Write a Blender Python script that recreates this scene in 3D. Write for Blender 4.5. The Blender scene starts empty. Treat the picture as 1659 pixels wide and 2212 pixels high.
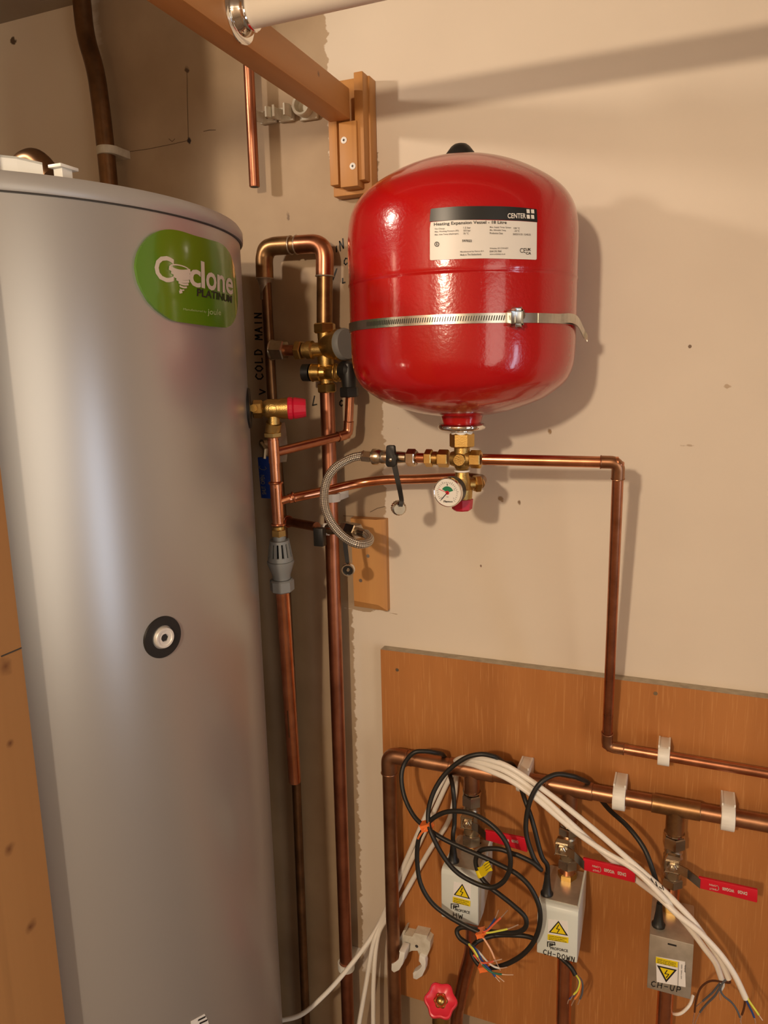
import bpy, bmesh, math, random
from mathutils import Vector, Matrix
random.seed(4)
PI = math.pi
SC = bpy.context.scene
COL = SC.collection

# ------------------------------------------------------------------ camera
F = 1620.0; CX, CY = 829.5, 1106.0; D = 1.04; CZ = 1.5
_dn = Vector((190, 8594, 1620)).normalized()
_xc = Vector((4030, 216, -1620)); _xc = (_xc - _dn*_xc.dot(_dn)).normalized()
_yc = _dn.cross(_xc); _yc = _yc if _yc.z > 0 else -_yc
def cam2w(v): return Vector((v.dot(_xc), v.dot(_yc), -v.dot(_dn)))
CAM = Vector((0, -D, CZ))
cd = bpy.data.cameras.new('camera'); co = bpy.data.objects.new('camera', cd); COL.objects.link(co)
r_, d_, f_ = cam2w(Vector((1,0,0))), cam2w(Vector((0,1,0))), cam2w(Vector((0,0,1)))
M = Matrix.Identity(4)
for i in range(3):
    M[i][0] = r_[i]; M[i][1] = -d_[i]; M[i][2] = -f_[i]; M[i][3] = CAM[i]
co.matrix_world = M
cd.sensor_fit = 'VERTICAL'; cd.sensor_height = 24; cd.sensor_width = 18; cd.lens = F*24/2212; cd.clip_start = .01
SC.camera = co

def ray(px, py): return cam2w(Vector((px-CX, py-CY, F)))
def P(px, py, d):
    "world point seen at a pixel, d metres in front of the back wall"
    r = ray(px, py); t = (D-d)/r.y
    return CAM + r*t
def PX(px, py, x):
    r = ray(px, py); t = x/r.x
    return CAM + r*t
def PZ(px, py, z):
    r = ray(px, py); t = (z-CZ)/r.z
    return CAM + r*t
def mpp(px, py, d):
    r = ray(px, py); return (D-d)/r.y     # zc/F as camera z of ray is F
def W(w, px, py, d): return w*mpp(px, py, d)

# ------------------------------------------------------------------ look
vs = SC.view_settings
SC.display_settings.display_device = 'sRGB'
vs.view_transform = 'Standard'; vs.look = 'None'; vs.gamma = 1; vs.use_curve_mapping = False
vs.exposure = 0.16
wd = bpy.data.worlds.new('world'); SC.world = wd; wd.use_nodes = True
wd.node_tree.nodes['Background'].inputs[0].default_value = (1, .85, .7, 1)
wd.node_tree.nodes['Background'].inputs[1].default_value = .05

def point_light(name, loc, watts, col, rad):
    l = bpy.data.lights.new(name, 'POINT'); l.energy = watts; l.color = col; l.shadow_soft_size = rad
    o = bpy.data.objects.new(name, l); o.location = loc; COL.objects.link(o); return o
def area_light(name, loc, target, watts, col, sx, sy):
    l = bpy.data.lights.new(name, 'AREA'); l.shape = 'RECTANGLE'; l.size = sx; l.size_y = sy; l.energy = watts; l.color = col
    o = bpy.data.objects.new(name, l); o.location = loc
    o.rotation_euler = (Vector(target)-Vector(loc)).to_track_quat('-Z', 'Y').to_euler(); COL.objects.link(o); return o
point_light('bulb_warm', (-.25, -1.90, 1.845), 50, (1, .80, .58), .035)
def spot_light(name, loc, target, watts, col, rad, deg, blend):
    l = bpy.data.lights.new(name, 'SPOT'); l.energy = watts; l.color = col; l.shadow_soft_size = rad; l.spot_size = math.radians(deg); l.spot_blend = blend
    o = bpy.data.objects.new(name, l); o.location = loc
    o.rotation_euler = (Vector(target)-Vector(loc)).to_track_quat('-Z', 'Y').to_euler(); COL.objects.link(o); return o
spot_light('spot_left', (-1.13, -.82, 1.98), (-.05, -.08, 1.55), 16, (1, .84, .68), .035, 62, .5)
point_light('bulb_inside', (-1.02, -.97, 1.22), 2.6, (1, .86, .62), .05)
area_light('daylight_side', (1.55, -.85, 1.0), (-.8, -.5, 1.0), 3.5, (.66, .80, 1), .14, .9)
area_light('added_fill_right', (1.57, -1.85, 1.1), (.2, -1.75, 1.05), 11, (1, .92, .76), 1.0, 1.5)  # unseen area light, added for fill and the pale strip reflected in the cylinder

# ------------------------------------------------------------------ materials
def S(r, g, b):
    f = lambda c: ((c/255+.055)/1.055)**2.4 if c > 10 else c/255/12.92
    return (f(r), f(g), f(b), 1)
def mat(name, col, metal=0, rough=.5, var=None, scale=20, bump=0, bscale=200, coat=0, stretch=None, rvar=0, spec=None, aniso=None):
    m = bpy.data.materials.new(name); m.use_nodes = True
    nt = m.node_tree; b = nt.nodes['Principled BSDF']; L = nt.links.new
    b.inputs['Base Color'].default_value = col; b.inputs['Metallic'].default_value = metal
    b.inputs['Roughness'].default_value = rough
    if spec is not None: b.inputs['Specular IOR Level'].default_value = spec
    if coat: b.inputs['Coat Weight'].default_value = coat; b.inputs['Coat Roughness'].default_value = .08
    if var or bump or rvar:
        tc = nt.nodes.new('ShaderNodeTexCoord'); mp = nt.nodes.new('ShaderNodeMapping')
        L(tc.outputs['Object'], mp.inputs[0])
        if stretch: mp.inputs['Scale'].default_value = stretch
    if var or rvar:
        n = nt.nodes.new('ShaderNodeTexNoise'); n.inputs['Scale'].default_value = scale; n.inputs['Detail'].default_value = 6
        n.inputs['Roughness'].default_value = .6
        L(mp.outputs[0], n.inputs[0])
    if var:
        cr = nt.nodes.new('ShaderNodeValToRGB'); cr.color_ramp.elements[0].position = .35; cr.color_ramp.elements[1].position = .65
        cr.color_ramp.elements[0].color = var; cr.color_ramp.elements[1].color = col
        L(n.outputs[0], cr.inputs[0]); L(cr.outputs[0], b.inputs['Base Color'])
    if rvar:
        mr = nt.nodes.new('ShaderNodeMapRange'); mr.inputs[3].default_value = max(.02, rough-rvar); mr.inputs[4].default_value = rough+rvar
        L(n.outputs[0], mr.inputs[0]); L(mr.outputs[0], b.inputs['Roughness'])
    if bump:
        n2 = nt.nodes.new('ShaderNodeTexNoise'); n2.inputs['Scale'].default_value = bscale; n2.inputs['Detail'].default_value = 2
        bp = nt.nodes.new('ShaderNodeBump'); bp.inputs['Strength'].default_value = bump; bp.inputs['Distance'].default_value = .001
        L(mp.outputs[0], n2.inputs[0]); L(n2.outputs[0], bp.inputs['Height']); L(bp.outputs[0], b.inputs['Normal'])
    return m
MT = {}
MT['copper'] = mat('copper_bright', (.80,.36,.20,1), 1, .24, var=(.60,.24,.12,1), scale=30, rvar=.08)
MT['copper_mid'] = mat('copper_mid', (.62,.27,.15,1), 1, .30, var=(.40,.16,.085,1), scale=25, rvar=.08)
MT['copper_shaded'] = mat('copper_shaded', (.52,.21,.12,1), 1, .34, var=(.36,.14,.08,1), scale=18, rvar=.06)  # darker copper: shade on the feed and hanging pipes put into the colour
MT['copper_old'] = mat('copper_old', (.46,.24,.13,1), .95, .36, var=(.30,.14,.075,1), scale=22, rvar=.1)
MT['copper_dark'] = mat('copper_dark', (.28,.15,.07,1), .9, .36, var=(.16,.09,.045,1), scale=22, rvar=.1)
MT['tarnish'] = mat('copper_tarnished', (.40,.22,.10,1), .9, .36, var=(.22,.12,.05,1), scale=30, rvar=.1)
MT['solder'] = mat('solder', (.6,.52,.42,1), .8, .4, var=(.35,.27,.2,1), scale=60)
MT['brass'] = mat('brass', (.66,.44,.15,1), 1, .30, var=(.52,.33,.10,1), scale=40, rvar=.08, bump=.1, bscale=900)
MT['brass_cast'] = mat('brass_cast', (.58,.38,.13,1), 1, .38, var=(.42,.26,.08,1), scale=40, bump=.3, bscale=900)
MT['nickel'] = mat('nickel', (.66,.58,.46,1), 1, .22, var=(.50,.42,.32,1), scale=40, rvar=.06)
MT['nickel_dull'] = mat('nickel_dull', (.60,.54,.42,1), 1, .30, var=(.42,.36,.26,1), scale=40)
MT['satin'] = mat('satin_metal', (.88,.85,.80,1), .5, .42)
MT['palegreen'] = mat('pale_print', (.38,.48,.20,1), 0, .3)
MT['chrome'] = mat('chrome', (.85,.83,.8,1), 1, .07)
MT['zinc'] = mat('zinc_steel', (.68,.66,.60,1), 1, .28, var=(.52,.5,.45,1), scale=50)
MT['sheet'] = mat('galvanised_sheet', (.66,.61,.52,1), .7, .42, var=(.52,.48,.40,1), scale=40)
MT['red'] = mat('red_enamel', (.43,.0015,.004,1), 0, .20, coat=.6, bump=.22, bscale=260)
MT['redplastic'] = mat('red_plastic', (.55,.008,.035,1), 0, .42)
MT['redvinyl'] = mat('red_vinyl', (.62,.008,.025,1), 0, .35)
MT['redwheel'] = mat('red_wheel', (.80,.03,.06,1), 0, .30)
MT['bluevinyl'] = mat('blue_vinyl', (.005,.03,.20,1), 0, .35)
MT['black'] = mat('black_plastic', (.012,.011,.010,1), 0, .42)
MT['rubber'] = mat('black_cable', (.014,.013,.011,1), 0, .45)
MT['whitecable'] = mat('white_cable', (.88,.83,.74,1), 0, .36)
MT['clip'] = mat('white_clip_plastic', (.88,.86,.78,1), 0, .4)
MT['clipdirty'] = mat('dusty_clip_plastic', (.72,.68,.56,1), 0, .5, var=(.58,.52,.40,1), scale=60)
MT['whiteplastic'] = mat('actuator_cover', (.72,.77,.72,1), 0, .36)
MT['trunk'] = mat('white_trunking', (.85,.85,.80,1), 0, .35)
MT['greyplastic'] = mat('grey_plastic', (.215,.22,.215,1), 0, .48)
MT['ptfe'] = mat('thread_tape', (.85,.83,.78,1), 0, .6)
MT['label'] = mat('label_paper', (.76,.72,.66,1), 0, .4)
MT['labelblack'] = mat('label_black', (.012,.012,.012,1), 0, .35)
MT['ink'] = mat('black_ink', (.015,.013,.012,1), 0, .55)
MT['inkgrey'] = mat('grey_print', (.16,.15,.14,1), 0, .5)
MT['yellow'] = mat('warning_yellow', (.85,.66,.01,1), 0, .4)
MT['stickerwhite'] = mat('sticker_white', (.85,.83,.80,1), 0, .4)
MT['green'] = mat('badge_green', (.085,.22,.010,1), 0, .14, coat=.6)
MT['greenedge'] = mat('badge_green_edge', (.04,.12,.01,1), 0, .2)
MT['badgewhite'] = mat('badge_white', (.62,.56,.47,1), 0, .3)
MT['gaugegreen'] = mat('gauge_green', (.01,.20,.09,1), 0, .4)
MT['white'] = mat('gauge_white', (.82,.80,.74,1), 0, .4)
MT['glass'] = mat('lens', (1,1,1,1), 0, .03)
MT['glass'].node_tree.nodes['Principled BSDF'].inputs['Transmission Weight'].default_value = 1
MT['glass'].node_tree.nodes['Principled BSDF'].inputs['IOR'].default_value = 1.3
MT['rail'] = mat('white_rail', (.80,.72,.60,1), 0, .30)
for n, c in dict(wblue=(.02,.07,.30,1), wbrown=(.10,.035,.015,1), wred=(.85,.16,.08,1), worange=(.90,.28,.06,1), wyellow=(.75,.80,.10,1),
                 wgreen=(.02,.16,.10,1), wwhite=(.75,.75,.70,1), wgrey=(.10,.11,.13,1), wpink=(.90,.50,.30,1)).items():
    MT[n] = mat('wire_'+n[1:], c, 0, .4)
MT['tie'] = mat('orange_tie', (.90,.22,.05,1), 0, .4)
MT['barecopper'] = mat('bare_wire', (.90,.66,.50,1), .8, .35)

def wood(name, c1, c2, c3, freq, rough, axis='Z', coat=0, dist=4, fine=420, knots=()):
    m = bpy.data.materials.new(name); m.use_nodes = True
    nt = m.node_tree; b = nt.nodes['Principled BSDF']; L = nt.links.new
    tc = nt.nodes.new('ShaderNodeTexCoord'); mp = nt.nodes.new('ShaderNodeMapping'); L(tc.outputs['Object'], mp.inputs[0])
    mp.inputs['Scale'].default_value = {'Z': (1,1,.035), 'Y': (1,.035,1), 'X': (.035,1,1)}[axis]
    n = nt.nodes.new('ShaderNodeTexNoise'); n.inputs['Scale'].default_value = freq; n.inputs['Detail'].default_value = 8; n.inputs['Distortion'].default_value = dist*.1
    n2 = nt.nodes.new('ShaderNodeTexNoise'); n2.inputs['Scale'].default_value = fine; n2.inputs['Detail'].default_value = 3
    n3 = nt.nodes.new('ShaderNodeTexNoise'); n3.inputs['Scale'].default_value = 5
    L(mp.outputs[0], n.inputs[0]); L(mp.outputs[0], n2.inputs[0]); L(tc.outputs['Object'], n3.inputs[0])
    cr = nt.nodes.new('ShaderNodeValToRGB'); e = cr.color_ramp.elements
    e[0].position = .3; e[0].color = c2; e[1].position = .7; e[1].color = c1
    L(n.outputs[0], cr.inputs[0])
    cr2 = nt.nodes.new('ShaderNodeValToRGB'); e = cr2.color_ramp.elements
    e[0].position = .56; e[0].color = (0,0,0,1); e[1].position = .72; e[1].color = (1,1,1,1)
    L(n2.outputs[0], cr2.inputs[0])
    mx = nt.nodes.new('ShaderNodeMix'); mx.data_type = 'RGBA'; mx.inputs['B'].default_value = c3
    mm = nt.nodes.new('ShaderNodeMath'); mm.operation = 'MULTIPLY'; mm.inputs[1].default_value = .38; L(cr2.outputs[0], mm.inputs[0])
    L(mm.outputs[0], mx.inputs['Factor']); L(cr.outputs[0], mx.inputs['A'])
    cur = mx.outputs['Result']
    if knots:
        g = nt.nodes.new('ShaderNodeNewGeometry'); kn = nt.nodes.new('ShaderNodeTexNoise'); kn.inputs['Scale'].default_value = 60; L(g.outputs['Position'], kn.inputs[0])
        for p, r in knots:
            s1 = nt.nodes.new('ShaderNodeVectorMath'); s1.operation = 'DISTANCE'; s1.inputs[1].default_value = p; L(g.outputs['Position'], s1.inputs[0])
            s2 = nt.nodes.new('ShaderNodeMath'); s2.operation = 'MULTIPLY_ADD'; L(kn.outputs[0], s2.inputs[0]); s2.inputs[1].default_value = r*1.6; L(s1.outputs['Value'], s2.inputs[2])
            mr = nt.nodes.new('ShaderNodeMapRange'); mr.inputs[1].default_value = r*1.9; mr.inputs[2].default_value = r*.9; L(s2.outputs[0], mr.inputs[0])
            m3 = nt.nodes.new('ShaderNodeMix'); m3.data_type = 'RGBA'; m3.inputs['B'].default_value = (.16,.06,.02,1)
            L(mr.outputs[0], m3.inputs['Factor']); L(cur, m3.inputs['A']); cur = m3.outputs['Result']
    L(cur, b.inputs['Base Color'])
    b.inputs['Roughness'].default_value = rough
    bp = nt.nodes.new('ShaderNodeBump'); bp.inputs['Strength'].default_value = .12; bp.inputs['Distance'].default_value = .001
    L(n2.outputs[0], bp.inputs['Height']); L(bp.outputs[0], b.inputs['Normal'])
    if coat: b.inputs['Coat Weight'].default_value = coat; b.inputs['Coat Roughness'].default_value = .3
    return m
MT['veneer'] = wood('veneered_board', (.50,.20,.055,1), (.40,.15,.038,1), (.70,.36,.13,1), 16, .45, fine=520)
MT['boardedge'] = mat('board_edge', (.50,.44,.33,1), 0, .7, var=(.36,.30,.22,1), scale=60)
MT['pineY'] = wood('pine_beam', (.58,.27,.08,1), (.48,.20,.05,1), (.32,.11,.03,1), 22, .5, 'Y', fine=60, knots=[(PX(462, 68, P(757,258,.046).x), .006), (PX(672, 104, P(757,258,.046).x), .0035), (PX(688, 160, P(757,258,.046).x), .004)])
MT['pineZ'] = wood('pine_batten', (.58,.28,.08,1), (.46,.20,.05,1), (.30,.11,.03,1), 26, .5, 'Z', fine=90)
MT['plyZ'] = wood('plywood_panel', (.48,.25,.09,1), (.38,.18,.06,1), (.26,.12,.04,1), 10, .6, 'Z', fine=40, knots=[(PX(12, 1440, -.56), .008), (PX(20, 1835, -.56), .007), (PX(65, 2003, -.56), .007), (PX(22, 1605, -.56), .004)])

def wall_material():
    m = bpy.data.materials.new('painted_and_bare_plaster'); m.use_nodes = True
    nt = m.node_tree; b = nt.nodes['Principled BSDF']; L = nt.links.new
    g = nt.nodes.new('ShaderNodeNewGeometry'); sp = nt.nodes.new('ShaderNodeSeparateXYZ'); L(g.outputs['Position'], sp.inputs[0])
    def math_(op, a, c=None, clamp=False):
        n = nt.nodes.new('ShaderNodeMath'); n.operation = op; n.use_clamp = clamp
        for i, v in enumerate((a, c)):
            if v is None: continue
            if isinstance(v, (int, float)): n.inputs[i].default_value = v
            else: L(v, n.inputs[i])
        return n.outputs[0]
    def noise(scale, det=4, stretch=None):
        n = nt.nodes.new('ShaderNodeTexNoise'); n.inputs['Scale'].default_value = scale; n.inputs['Detail'].default_value = det
        if stretch:
            mp = nt.nodes.new('ShaderNodeMapping'); mp.inputs['Scale'].default_value = stretch; L(g.outputs['Position'], mp.inputs[0]); L(mp.outputs[0], n.inputs[0])
        else: L(g.outputs['Position'], n.inputs[0])
        return n.outputs[0]
    X, Z = sp.outputs[0], sp.outputs[2]
    nz = math_('SUBTRACT', noise(45, 5, (.6,1,1.6)), .5)
    band = math_('MULTIPLY', math_('GREATER_THAN', math_('ADD', Z, math_('MULTIPLY', nz, .02)), 1.128), math_('LESS_THAN', Z, 1.80))
    edge = math_('ADD', math_('MULTIPLY', band, .074), -.496)
    edge = math_('ADD', edge, math_('MULTIPLY', math_('LESS_THAN', Z, 1.128), .013))
    edge = math_('ADD', edge, math_('MULTIPLY', nz, .028))
    rightside = math_('MULTIPLY', math_('SUBTRACT', edge, X), 500, True)
    low = math_('MULTIPLY', math_('SUBTRACT', P(800, 2095, 0).z, math_('ADD', Z, math_('MULTIPLY', nz, -.03))), 120, True)
    leftside = math_('MULTIPLY', math_('SUBTRACT', X, math_('ADD', math_('MULTIPLY', nz, .03), -.905)), 60, True)
    mask = math_('MAXIMUM', math_('MULTIPLY', rightside, leftside), low)
    cr = nt.nodes.new('ShaderNodeValToRGB'); e = cr.color_ramp.elements
    e[0].position = .3; e[0].color = (.35,.245,.15,1); e[1].position = .7; e[1].color = (.47,.345,.22,1)
    L(noise(7, 8), cr.inputs[0])
    cp = nt.nodes.new('ShaderNodeValToRGB'); e = cp.color_ramp.elements
    e[0].position = .3; e[0].color = (.70,.60,.48,1); e[1].position = .7; e[1].color = (.76,.66,.53,1)
    L(noise(4, 3), cp.inputs[0])
    mx = nt.nodes.new('ShaderNodeMix'); mx.data_type = 'RGBA'
    L(mask, mx.inputs['Factor']); L(cp.outputs[0], mx.inputs['A']); L(cr.outputs[0], mx.inputs['B'])
    cur = mx.outputs['Result']
    # chips and dirt marks
    nd = noise(90, 3)
    for (px, py, rx, rz, col) in [(1190,935,.004,.008,(.34,.21,.10,1)), (1080,1078,.006,.005,(.36,.24,.13,1)), (1121,1086,.0025,.004,(.25,.16,.09,1)),
            (1490,748,.002,.002,(.2,.13,.08,1)), (1410,1474,.009,.006,(.33,.20,.09,1)), (409,303,.0045,.0055,(.02,.01,.01,1)), (404,146,.006,.006,(.12,.07,.04,1)),
            (1038,1222,.002,.002,(.25,.15,.1,1)), (1570,835,.005,.003,(.5,.38,.26,1)), (30,88,.009,.006,(.12,.08,.05,1)), (1487,962,.008,.002,(.5,.38,.27,1)),
            (622,468,.003,.010,(.2,.13,.08,1)), (860,925,.0015,.0015,(.3,.2,.13,1)), (1420,1545,.002,.002,(.3,.2,.1,1))]:
        p = P(px, py, 0)
        dx = math_('MULTIPLY', math_('SUBTRACT', X, p.x), 1/rx); dz = math_('MULTIPLY', math_('SUBTRACT', Z, p.z), 1/rz)
        r2 = math_('ADD', math_('MULTIPLY', dx, dx), math_('MULTIPLY', dz, dz))
        r2 = math_('ADD', r2, math_('MULTIPLY', math_('SUBTRACT', nd, .5), 6.0))
        fac = math_('MULTIPLY', math_('SUBTRACT', .8, r2), 1.3, True)
        m2 = nt.nodes.new('ShaderNodeMix'); m2.data_type = 'RGBA'; m2.inputs['B'].default_value = col
        L(fac, m2.inputs['Factor']); L(cur, m2.inputs['A']); cur = m2.outputs['Result']
    L(cur, b.inputs['Base Color']); b.inputs['Roughness'].default_value = .62
    bp = nt.nodes.new('ShaderNodeBump'); bp.inputs['Strength'].default_value = .25; bp.inputs['Distance'].default_value = .002
    L(noise(30, 6), bp.inputs['Height']); L(bp.outputs[0], b.inputs['Normal'])
    return m
MT['wall'] = wall_material()
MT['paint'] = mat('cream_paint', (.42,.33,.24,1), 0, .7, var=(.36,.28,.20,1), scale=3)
MT['ceiling'] = mat('ceiling_paint', (.36,.29,.22,1), 0, .8, var=(.30,.24,.18,1), scale=3)
MT['floor'] = mat('floor_boards', (.22,.16,.11,1), 0, .7, var=(.16,.11,.07,1), scale=6)
MT['cyl'] = mat('cylinder_case', (.45,.43,.41,1), .55, .31)
MT['cylrim'] = mat('cylinder_lid', (.40,.385,.37,1), .3, .38)
MT['seam'] = mat('dark_seam', (.05,.045,.04,1), 0, .6)

def braid_material():
    m = bpy.data.materials.new('braided_steel'); m.use_nodes = True
    nt = m.node_tree; b = nt.nodes['Principled BSDF']; L = nt.links.new
    uv = nt.nodes.new('ShaderNodeUVMap'); uv.uv_map = 'UVMap'
    sp = nt.nodes.new('ShaderNodeSeparateXYZ'); L(uv.outputs[0], sp.inputs[0])
    def mth(op, a, c):
        n = nt.nodes.new('ShaderNodeMath'); n.operation = op
        for i, v in enumerate((a, c)):
            if v is None: continue
            if isinstance(v, (int, float)): n.inputs[i].default_value = v
            else: L(v, n.inputs[i])
        return n.outputs[0]
    a = mth('MULTIPLY', sp.outputs[0], 12.0); c = mth('MULTIPLY', sp.outputs[1], 420.0)
    s1 = mth('SINE', mth('MULTIPLY', mth('ADD', a, c), 2*PI*.5), None)
    s2 = mth('SINE', mth('MULTIPLY', mth('SUBTRACT', a, c), 2*PI*.5), None)
    h = mth('MULTIPLY', s1, s2)
    cr = nt.nodes.new('ShaderNodeValToRGB'); e = cr.color_ramp.elements
    e[0].position = 0.1; e[0].color = (.20,.16,.11,1); e[1].position = .75; e[1].color = (.78,.72,.62,1)
    L(mth('ADD', mth('MULTIPLY', h, .5), .5), cr.inputs[0]); L(cr.outputs[0], b.inputs['Base Color'])
    b.inputs['Metallic'].default_value = .85; b.inputs['Roughness'].default_value = .33
    bp = nt.nodes.new('ShaderNodeBump'); bp.inputs['Strength'].default_value = .6; bp.inputs['Distance'].default_value = .001
    L(h, bp.inputs['Height']); L(bp.outputs[0], b.inputs['Normal'])
    return m
MT['braid'] = braid_material()

# ------------------------------------------------------------------ mesh helpers
def frame(dirv, hint=None):
    z = Vector(dirv).normalized()
    h = Vector(hint) if hint is not None else (Vector((0,0,1)) if abs(z.z) < .9 else Vector((0,-1,0)))
    x = h.cross(z)
    if x.length < 1e-6: x = Vector((1,0,0)).cross(z)
    x.normalize(); y = z.cross(x)
    return x, y, z
def catmull(pts, n=8):
    pts = [Vector(p) for p in pts]
    if len(pts) < 3: return pts
    ext = [pts[0]*2-pts[1]] + pts + [pts[-1]*2-pts[-2]]
    out = []
    for i in range(1, len(ext)-2):
        a, b, c, d = ext[i-1:i+3]
        for k in range(n):
            t = k/n
            out.append(.5*((2*b) + (c-a)*t + (2*a-5*b+4*c-d)*t*t + (3*b-a-3*c+d)*t**3))
    out.append(pts[-1]); return out
def fillet(pts, rad, n=8):
    pts = [Vector(p) for p in pts]; out = [pts[0]]
    for i in range(1, len(pts)-1):
        a, b, c = pts[i-1], pts[i], pts[i+1]
        r = rad[i-1] if isinstance(rad, (list, tuple)) else rad
        u = (a-b); v = (c-b); r_ = min(r, u.length*.49, v.length*.49)
        u.normalize(); v.normalize()
        p0, p1 = b+u*r_, b+v*r_
        for k in range(n+1):
            t = k/n; out.append((1-t)**2*p0 + 2*t*(1-t)*b + t*t*p1)
    out.append(pts[-1]); return out
class MB:
    def __init__(s): s.bm = bmesh.new()
    def tube(s, pts, r, seg=16, caps=True, uvs=False):
        bm = s.bm; pts = [Vector(p) for p in pts]
        q = [pts[0]]
        for p in pts[1:]:
            if (p-q[-1]).length > 1e-6: q.append(p)
        pts = q; n = len(pts)
        rs = r if isinstance(r, (list, tuple)) else [r]*n
        if len(rs) != n: rs = [rs[0] + (rs[-1]-rs[0])*i/(n-1) for i in range(n)]
        tan = []
        for i in range(n):
            a = pts[max(0, i-1)]; b = pts[min(n-1, i+1)]; tan.append((b-a).normalized())
        x, y, _ = frame(tan[0]); rings = []; L = [0]
        for i in range(1, n): L.append(L[-1]+(pts[i]-pts[i-1]).length)
        for i in range(n):
            if i:
                x = x - tan[i]*x.dot(tan[i]); x.normalize(); y = tan[i].cross(x)
            rings.append([bm.verts.new(pts[i] + (x*math.cos(2*PI*k/seg) + y*math.sin(2*PI*k/seg))*rs[i]) for k in range(seg)])
        lay = bm.loops.layers.uv.get('UVMap') or (bm.loops.layers.uv.new('UVMap') if uvs else None)
        for i in range(n-1):
            for k in range(seg):
                f = bm.faces.new((rings[i][k], rings[i][(k+1)%seg], rings[i+1][(k+1)%seg], rings[i+1][k]))
                if uvs:
                    for lp, (uu, vv) in zip(f.loops, ((k/seg, L[i]), ((k+1)/seg, L[i]), ((k+1)/seg, L[i+1]), (k/seg, L[i+1]))): lp[lay].uv = (uu, vv)
        if caps:
            bm.faces.new(rings[0][::-1]); bm.faces.new(rings[-1])
        return s
    def lathe(s, o, d, prof, seg=24, phase=0, hint=None, closed=False):
        bm = s.bm; o = Vector(o); x, y, z = frame(d, hint); rings = []
        for (t, r) in prof:
            if r < 1e-6: rings.append([bm.verts.new(o+z*t)])
            else: rings.append([bm.verts.new(o+z*t+(x*math.cos(phase+2*PI*k/seg)+y*math.sin(phase+2*PI*k/seg))*r) for k in range(seg)])
        if closed: rings.append(rings[0])
        for a, b in zip(rings, rings[1:]):
            for k in range(seg):
                k2 = (k+1) % seg
                if len(a) == 1 and len(b) == 1: continue
                if len(a) == 1: bm.faces.new((a[0], b[k2], b[k]))
                elif len(b) == 1: bm.faces.new((a[k], a[k2], b[0]))
                else: bm.faces.new((a[k], a[k2], b[k2], b[k]))
        if not closed:
            if len(rings[0]) > 2: bm.faces.new(rings[0][::-1])
            if len(rings[-1]) > 2: bm.faces.new(rings[-1])
        return s
    def cyl(s, a, b, r, seg=24, r2=None):
        a, b = Vector(a), Vector(b); return s.lathe(a, b-a, [(0, r), ((b-a).length, r if r2 is None else r2)], seg)
    def hexnut(s, a, b, r, phase=0, seg=6):
        "hexagonal nut between a and b, r over the flats, corners chamfered"
        a, b = Vector(a), Vector(b); L = (b-a).length; R = r/math.cos(PI/seg); c = min(.12*r, L*.2)
        return s.lathe(a, b-a, [(0, R-c*1.2), (c, R), (L-c, R), (L, R-c*1.2)], seg, phase)
    def box(s, lo, hi, bev=0, seg=2):
        bm = bmesh.new(); lo, hi = Vector(lo), Vector(hi)
        bmesh.ops.create_cube(bm, size=1)
        for v in bm.verts: v.co = Vector(((v.co.x+.5)*(hi.x-lo.x)+lo.x, (v.co.y+.5)*(hi.y-lo.y)+lo.y, (v.co.z+.5)*(hi.z-lo.z)+lo.z))
        if bev: bmesh.ops.bevel(bm, geom=bm.edges[:], offset=bev, segments=seg, affect='EDGES', profile=.5)
        return s.add(bm)
    def obox(s, c, ax, ay, az, bev=0):
        "oriented box: centre and three half-vectors"
        bm = bmesh.new(); bmesh.ops.create_cube(bm, size=2)
        c, ax, ay, az = map(Vector, (c, ax, ay, az))
        for v in bm.verts: v.co = c + ax*v.co.x + ay*v.co.y + az*v.co.z
        if bev: bmesh.ops.bevel(bm, geom=bm.edges[:], offset=bev, segments=2, affect='EDGES', profile=.5)
        return s.add(bm)
    def prism(s, poly, ext, bev=0):
        bm = bmesh.new(); ext = Vector(ext)
        a = [bm.verts.new(Vector(p)) for p in poly]; b = [bm.verts.new(Vector(p)+ext) for p in poly]
        bm.faces.new(a[::-1]); bm.faces.new(b); n = len(a)
        for i in range(n): bm.faces.new((a[i], a[(i+1)%n], b[(i+1)%n], b[i]))
        if bev: bmesh.ops.bevel(bm, geom=bm.edges[:], offset=bev, segments=2, affect='EDGES', profile=.5)
        bmesh.ops.recalc_face_normals(bm, faces=bm.faces[:])
        return s.add(bm)
    def add(s, bm2):
        me = bpy.data.meshes.new('t'); bm2.to_mesh(me); bm2.free(); s.bm.from_mesh(me); bpy.data.meshes.remove(me); return s
    def torus(s, c, axis, R, r, seg=32, sec=12, a0=0, a1=2*PI, hint=None):
        x, y, z = frame(axis, hint); c = Vector(c)
        if abs(a1-a0-2*PI) < 1e-6:
            return s.lathe(c, z, [(r*math.sin(2*PI*k/sec), R+r*math.cos(2*PI*k/sec)) for k in range(sec)], seg, closed=True)
        return s.tube([c+(x*math.cos(a0+(a1-a0)*i/seg)+y*math.sin(a0+(a1-a0)*i/seg))*R for i in range(seg+1)], r, sec)
    def sphere(s, c, r, sx=1, seg=16):
        return s.lathe(Vector(c)-Vector((0,0,r)), (0,0,1), [(r-r*math.cos(PI*k/10), max(0, r*math.sin(PI*k/10)) if 0<k<10 else 0) for k in range(11)], seg)
ORI = {}
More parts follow.
